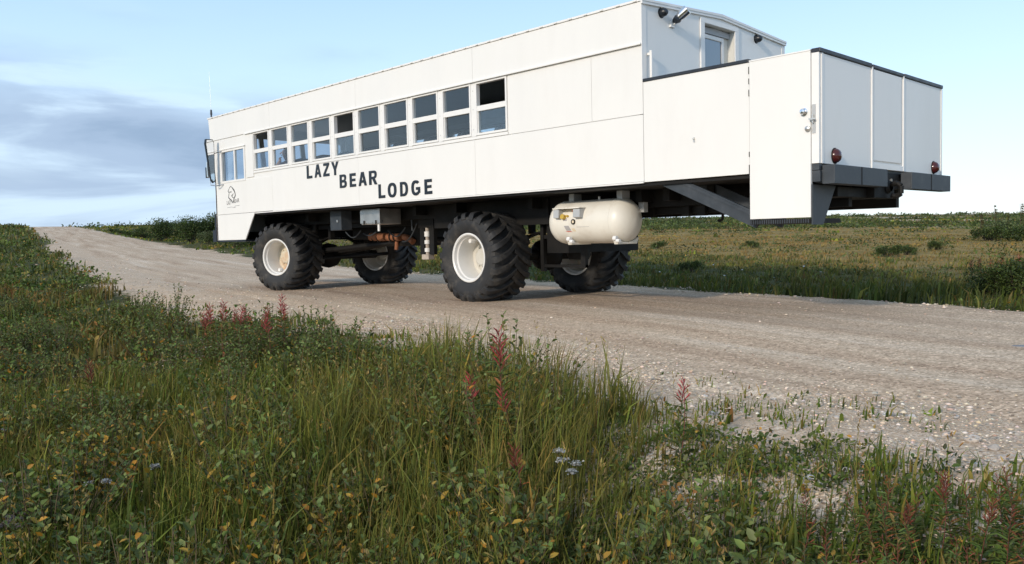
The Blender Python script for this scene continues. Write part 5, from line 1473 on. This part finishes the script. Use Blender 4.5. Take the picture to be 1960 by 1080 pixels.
# ---- fireweed
def fireweed_proto(h, nl, npod, pc, seed):
    rs = np.random.default_rng(seed)
    top = np.array([rs.uniform(-.05, .05), rs.uniform(-.05, .05), h])
    stem = stems_mesh([curve_stem((0, 0, -.03), top, (rs.uniform(-.02, .02), rs.uniform(-.02, .02), 0), 7)], .0045, .002, (.16, .055, .04))
    P, A, Nn, L = [], [], [], []
    for k in range(nl):
        t = .12 + .66 * k / nl; a = k * 2.4 + rs.uniform(-.3, .3)
        P.append(top * t); A.append((math.cos(a), math.sin(a), rs.uniform(.1, .75))); Nn.append((rs.uniform(-.3, .3), rs.uniform(-.3, .3), 1)); L.append(rs.uniform(.075, .12) * (1.1 - .4 * t))
    P, A, Nn, L = map(np.array, (P, A, Nn, L))
    V, Q, C = leaves_arrays(P, A, Nn, L, L * .085, pal(nl, [(.045, .075, .022), (.06, .085, .03), (.10, .075, .03), (.16, .06, .03)], (5, 4, 1.5, .8)))
    lv = np_mesh('leaves', V, [Q], C)
    P, A, Nn, L = [], [], [], []
    for k in range(npod):
        t = .70 + .30 * k / npod; a = k * 2.4 + rs.uniform(-.4, .4); up = rs.uniform(.8, 1.9)
        P.append(top * t); A.append((math.cos(a), math.sin(a), up)); Nn.append((-math.sin(a), math.cos(a), .2)); L.append(rs.uniform(.05, .085) * (1.15 - .5 * (t - .7) / .3))
    P, A, Nn, L = map(np.array, (P, A, Nn, L))
    V, Q, C = leaves_arrays(np.concatenate([P, P]), np.concatenate([A, A]), np.concatenate([Nn, np.cross(A, Nn)]), np.concatenate([L, L]), .0028, pal(2 * npod, pc, [1] * len(pc)))
    return stem, lv, np_mesh('flower_spike', V, [Q], C)
RED = [(.22, .036, .062), (.26, .050, .080), (.17, .032, .052)]
DULL = [(.125, .032, .036), (.10, .030, .028), (.15, .06, .045)]
fire_kinds = [fireweed_proto(.62, 42, 26, RED, 1), fireweed_proto(.52, 36, 18, RED, 2), fireweed_proto(.46, 40, 22, DULL, 3), fireweed_proto(.58, 46, 30, DULL, 4), fireweed_proto(.55, 64, 7, DULL, 5)]
def fireweed(x, y, s, kind, label, group=None):
    st_, lv, sp = fire_kinds[kind]
    o = empty('fireweed', (x, y, h1(x, y)), random.uniform(0, 6.28)); o.scale = (s, s, s); o.rotation_euler = (random.gauss(0, .10), random.gauss(0, .10), random.uniform(0, 6.28))
    link('stem', st_, M['stem'], o); link('leaves', lv, M['leaf'], o)['kind'] = 'stuff'; link('flower_spike', sp, M['leaf'], o)['kind'] = 'stuff'
    return tag(o, label, 'fireweed', group)
fireweed(2.75, -4.83, 1.05, 0, 'tallest crimson fireweed, standing right of the tall grass')
fireweed(2.62, -4.92, 0.92, 1, 'crimson fireweed just left of the tallest one')
fireweed(2.88, -4.89, 0.8, 1, 'shorter crimson fireweed in front of the tallest one')
fireweed(3.61, -4.61, 0.7, 1, 'lone crimson fireweed left of the sparse gravel patch')
fireweed(3.4, -5.32, 0.8, 2, 'dull red fireweed at the lower centre before the grass')
fireweed(-0.73, -5.66, 0.95, 3, 'dark red fireweed spike alone on the left bank')
fireweed(4.88, -4.96, 0.52, 2, 'dark red fireweed with long leaves at the bottom right corner')
fireweed(4.76, -4.93, 0.5, 3, 'dark leafy fireweed left of the bottom right corner')
fireweed(4.67, -4.98, 0.46, 2, 'short dark fireweed at the bottom right among gravel')
for x, y, s, k_ in [(-2.18, -4.17, 1.0, 0), (-2.04, -4.16, 0.87, 0), (-2.18, -4.04, 0.84, 0), (-1.62, -4.21, 0.99, 0), (-1.54, -4.18, 0.93, 0), (-2.0, -3.92, 0.84, 0), (-1.88, -3.86, 0.82, 1), (-1.41, -4.04, 0.77, 0), (-1.7, -3.85, 0.96, 1), (-1.5, -3.91, 0.81, 0), (-1.11, -4.04, 0.89, 1), (-1.15, -3.9, 0.85, 0), (-1.25, -3.84, 0.95, 0)]:
    fireweed(x, y, s, k_, 'red fireweed in the row left of the front gravel patch', 'red fireweed row')
for x, y, s, k_ in [(4.91, -4.82, 0.43, 4), (4.44, -5.23, 0.45, 4), (4.94, -4.78, 0.46, 4), (4.6, -5.27, 0.3, 4), (4.83, -5.24, 0.4, 4), (4.97, -4.96, 0.3, 4), (4.57, -5.26, 0.38, 4), (5.03, -5.16, 0.41, 4), (4.85, -5.08, 0.33, 4), (4.74, -5.18, 0.43, 4), (4.95, -4.95, 0.44, 4), (4.48, -5.32, 0.33, 4), (4.61, -5.01, 0.33, 4), (4.92, -4.79, 0.36, 4), (4.62, -4.93, 0.32, 4), (4.57, -4.86, 0.4, 4), (4.96, -5.11, 0.31, 4), (4.81, -4.79, 0.37, 4), (4.54, -5.22, 0.42, 4), (4.72, -4.98, 0.37, 4), (4.66, -4.87, 0.36, 4), (4.76, -4.8, 0.43, 4), (4.38, -5.01, 0.4, 4), (4.58, -4.96, 0.35, 4), (5.05, -5.13, 0.39, 4), (4.53, -4.93, 0.36, 4), (4.69, -5.27, 0.39, 4), (4.77, -5.23, 0.45, 4), (4.4, -4.93, 0.3, 4), (4.63, -4.96, 0.41, 4), (4.33, -4.95, 0.33, 4), (4.61, -5.22, 0.34, 4), (4.68, -5.24, 0.34, 4), (4.93, -5.17, 0.42, 4)]:
    fireweed(x, y, s, k_, 'low green fireweed in the bottom right corner', 'green fireweed in the corner')
for x, y, s, k_ in [(1.3, 6.66, 0.93, 0), (1.36, 7.01, 1.03, 3), (1.36, 7.46, 0.94, 0), (1.13, 8.56, 0.95, 3), (1.57, 7.18, 1.1, 3), (1.4, 8.62, 0.99, 3), (1.93, 6.65, 1.04, 0), (1.55, 8.63, 0.99, 0)]:
    fireweed(x, y, s, k_, 'tall fireweed across the road at the right picture edge', 'fireweed across the road')
# ---- yarrow
def yarrow(x, y, h, s, label, group, tone=(1, .97, .90)):
    o = empty('yarrow', (x, y, h1(x, y)), random.uniform(0, 6.28))
    link('stem', stems_mesh([curve_stem((0, 0, -.02), (.02, .01, h), (.02, 0, 0), 5)], .003, .002, (.09, .09, .04)), M['stem'], o)
    n_ = 60
    a = rng.uniform(0, 6.28, n_); q = np.sqrt(rng.uniform(0, 1, n_)) * s
    P = np.stack([.02 + q * np.cos(a), .01 + q * np.sin(a), h + rng.uniform(-.006, .008, n_) - q * .15], -1)
    V, Q, C = leaves_arrays(P, sph(n_) * np.array([1, 1, .25]), np.array([0, 0, 1.]) + sph(n_) * .4, .011, .005, np.clip(rng.uniform(.30, .60, (n_, 1)) * np.array(tone), 0, 1))
    link('flower_head', np_mesh('flower_head', V, [Q], C), M['leaf'], o)['kind'] = 'stuff'
    return tag(o, label, 'flower', group)
for x, y in [(3.36, -5.11), (3.45, -5.15), (3.56, -5.21), (3.53, -5.16)]:
    yarrow(x, y, .26, .022, 'white yarrow head among the grass right of the tallest fireweed', 'yarrow right of the tallest fireweed')
for x, y in [(0.99, -6.11), (0.96, -6.19), (0.98, -6.07), (1.01, -5.85), (1.02, -5.87), (0.69, -6.5), (-0.79, -6.15)]:
    yarrow(x, y, .22, .022, 'white yarrow head on the left bank', 'yarrow on the left bank')
yarrow(3.57, -4.32, .14, .024, 'single white yarrow at the edge of the gravel shoulder', None)
for x, y in [(0.93, -6.62), (1.08, -6.53), (0.73, -6.64), (0.69, -6.6), (0.8, -6.62), (1.16, -6.56), (1.21, -6.62), (1.28, -6.55), (1.07, -6.59), (1.03, -6.5), (0.92, -6.68), (1.11, -6.57), (1.12, -6.58), (0.87, -6.7), (1.02, -6.63), (1.05, -6.62), (1.12, -6.62), (1.16, -6.58), (0.82, -6.53), (0.99, -6.54)]:
    yarrow(x, y, .15, .018, 'faded pinkish white flower head in the patch at the left picture edge', 'faded white flower patch', (.62, .50, .48))
# ---- willow thicket beyond the road at the left, spruces at the right
def bush_proto(h, rad, nleaf, leaf, cols, w, seed):
    rs = np.random.default_rng(seed)
    segs = [curve_stem((rs.uniform(-.2, .2), rs.uniform(-.2, .2), -.05), (rs.uniform(-1, 1) * rad, rs.uniform(-1, 1) * rad, h * rs.uniform(.6, .95)), (0, 0, .1)) for _ in range(12)]
    st_ = stems_mesh(segs, .03, .008, (.06, .05, .04))
    nc = 26
    cc = np.stack([rs.normal(0, .5, nc) * rad, rs.normal(0, .5, nc) * rad, h * rs.uniform(.15, .88, nc)], -1)
    cc[:, :2] *= (1.15 - .6 * (cc[:, 2:3] / h) ** 2)
    ci = rs.integers(0, nc, nleaf)
    o_ = rs.normal(size=(nleaf, 3)) * np.array([.22, .22, .17]) * h / 1.6
    P = cc[ci] + o_; P[:, 2] = np.maximum(P[:, 2], .02)
    A = o_ + rs.normal(size=(nleaf, 3)) * .15; A[:, 2] += .08
    Nn = np.array([0, 0, 1.]) + rs.normal(size=(nleaf, 3)) * .5
    L = leaf * rs.uniform(.6, 1.3, nleaf)
    tone = rs.uniform(.7, 1.3, nc)[ci][:, None]
    V, Q, C = leaves_arrays(P, A, Nn, L, L * .27, np.clip(pal(nleaf, cols, w) * tone, 0, 1))
    return np_mesh('crown', V, [Q], C), st_
DK = [(.030, .050, .018), (.040, .062, .022), (.022, .036, .014), (.060, .075, .032)]
GY = [(.070, .095, .060), (.055, .078, .045), (.090, .110, .075), (.04, .06, .03)]
bush_kinds = [bush_proto(1.7, .9, 2600, .11, DK, (5, 4, 4, 1), 1), bush_proto(1.4, 1.0, 2600, .11, DK, (4, 5, 3, 2), 2), bush_proto(1.1, .8, 2200, .10, GY, (3, 3, 2, 2), 3), bush_proto(.7, .9, 2000, .09, DK, (4, 4, 4, 2), 4)]
def bush(x, y, s, kind, label, group, sz=1.0):
    cr, st_ = bush_kinds[kind]
    o = empty('willow_bush', (x, y, h1(x, y)), random.uniform(0, 6.28)); o.scale = (s, s, s * sz)
    link('crown', cr, M['leaf'], o)['kind'] = 'stuff'; link('stems', st_, M['stem'], o)['kind'] = 'stuff'
    return tag(o, label, 'bush', group)
for x, y, s, k_ in [(-63.59, 19.11, 1.05, 0), (-65.83, 20.44, 0.95, 0), (-64.82, 21.58, 1.0, 0), (-53.42, 17.39, 1.06, 0), (-65.0, 23.04, 1.06, 1), (-54.55, 19.24, 1.0, 0), (-53.87, 19.39, 1.18, 0), (-59.14, 22.9, 1.02, 0), (-48.13, 18.11, 1.0, 0), (-50.5, 19.96, 1.15, 0), (-57.24, 23.77, 1.01, 0), (-48.72, 20.43, 1.07, 1), (-44.86, 18.93, 0.98, 0)]:
    bush(x, y, s, k_, 'tall dark willow bush in the thicket beyond the road, left of the bus', 'dark thicket left of the bus')
for x, y, s, k_ in [(-48.03, 16.3, 0.72, 2), (-47.43, 17.2, 0.72, 1), (-39.96, 14.42, 0.92, 2), (-41.63, 15.52, 0.72, 2), (-41.39, 15.77, 0.77, 1), (-42.1, 16.95, 0.79, 1), (-44.92, 18.88, 0.89, 1)]:
    bush(x, y, s, k_, 'grey-green willow bush at the front of the thicket left of the bus', 'front of the thicket')
for x, y, s, k_ in [(-99.33, 27.4, 0.74, 3), (-95.98, 27.11, 0.61, 3), (-92.44, 26.56, 0.62, 3), (-87.5, 25.08, 0.74, 3), (-76.84, 21.95, 0.63, 3), (-76.39, 22.23, 0.72, 1), (-76.87, 22.73, 0.73, 3)]:
    bush(x, y, s, k_, 'low bush along the road crest at the far left', 'bushes along the crest')
for x, y, s, k_ in []:
    bush(x, y, s, k_, 'low bush at the foot of the thicket by the far road edge', 'bushes at the foot of the thicket')
bush(-5.07, 19.63, 0.5, 3, 'dark low willow clump alone in the sedge, right of the bus', None, 1)
bush(-5.25, 21.63, 0.45, 3, 'smaller dark clump right beside the low one in the sedge', None, 1)
bush(-6.15, 26.92, 0.45, 3, 'grey clump further back in the sedge right of the bus', None, 1)
bush(-7.85, 39.23, 1.0, 3, 'wide dark clump in the sedge below the spruces', None, 1)
bush(-6.39, 39.01, 1.1, 3, 'dark clump at the right picture edge below the spruces', None, 1)
bush(-8.44, 44.0, 1.0, 2, 'grey twiggy clump between the dark ones below the spruces', None, 1)
bush(1.65, 6.58, 0.32, 0, 'dense green bush across the road at the right edge', None, 1)
bush(2.01, 6.53, 0.42, 1, 'dense dark bush behind the fireweed across the road at the right edge', None, 1)
bush(-16.15, 22.51, 0.4, 3, 'flat dark willow clump in the sedge under the stair', None, 1)
bush(-13.16, 25.33, 0.4, 3, 'flat grey clump in the sedge under the boarding door', None, 1)
bush(-5.96, 9.75, 0.35, 3, 'low green clump beyond the road under the chassis', None, 1)
def spruce(x, y, h, seed, label, group):
    rs = np.random.default_rng(seed)
    o = empty('spruce', (x, y, h1(x, y)))
    link('trunk', stems_mesh([curve_stem((0, 0, -.1), (rs.uniform(-.05, .05), 0, h), (.03, 0, 0), 8)], .035, .008, (.09, .06, .05)), M['stem'], o)
    segs, P, A = [], [], []
    for k in range(46):
        z = h * rs.uniform(.06, .99); a = .55 + rs.normal(0, .75)        # wind-flagged: the twigs stream to one side
        ln = (.10 + .30 * (1 - z / h) ** .7) * rs.uniform(.45, 1.2) * h / 1.5
        e = np.array([math.cos(a) * ln, math.sin(a) * ln, z - ln * .12])
        segs.append([(0, 0, z), tuple(e * np.array([.5, .5, 0]) + np.array([0, 0, z])), tuple(e)])
        for q in range(26):
            t_ = rs.uniform(.1, 1)
            P.append(np.array([0, 0, z]) * (1 - t_) + e * t_); A.append(rs.normal(size=3) * .6 + np.array([math.cos(a), math.sin(a), -.2]))
    link('branches', stems_mesh(segs, .010, .004, (.08, .055, .045)), M['stem'], o)['kind'] = 'stuff'
    P, A = np.array(P), np.array(A)
    V, Q, C = leaves_arrays(P, A, rs.normal(size=(len(P), 3)), .07, .010, pal(len(P), [(.040, .050, .026), (.06, .06, .035), (.09, .065, .045)], (3, 3, 2)))
    link('needles', np_mesh('needles', V, [Q], C), M['leaf'], o)['kind'] = 'stuff'
    return tag(o, label, 'tree', group)
spruce(-12.9, 58.23, 1.95, 1903, 'tallest wind-flagged spruce on the right horizon', None)
spruce(-11.44, 58.91, 2.05, 1953, 'wind-flagged spruce at the right picture edge', None)
spruce(-17.21, 69.85, 1.35, 1877, 'small wind-flagged spruce left of the tallest', None)
spruce(-15.16, 69.69, 1.25, 1928, 'tiny stunted spruce between the two tall ones', None)
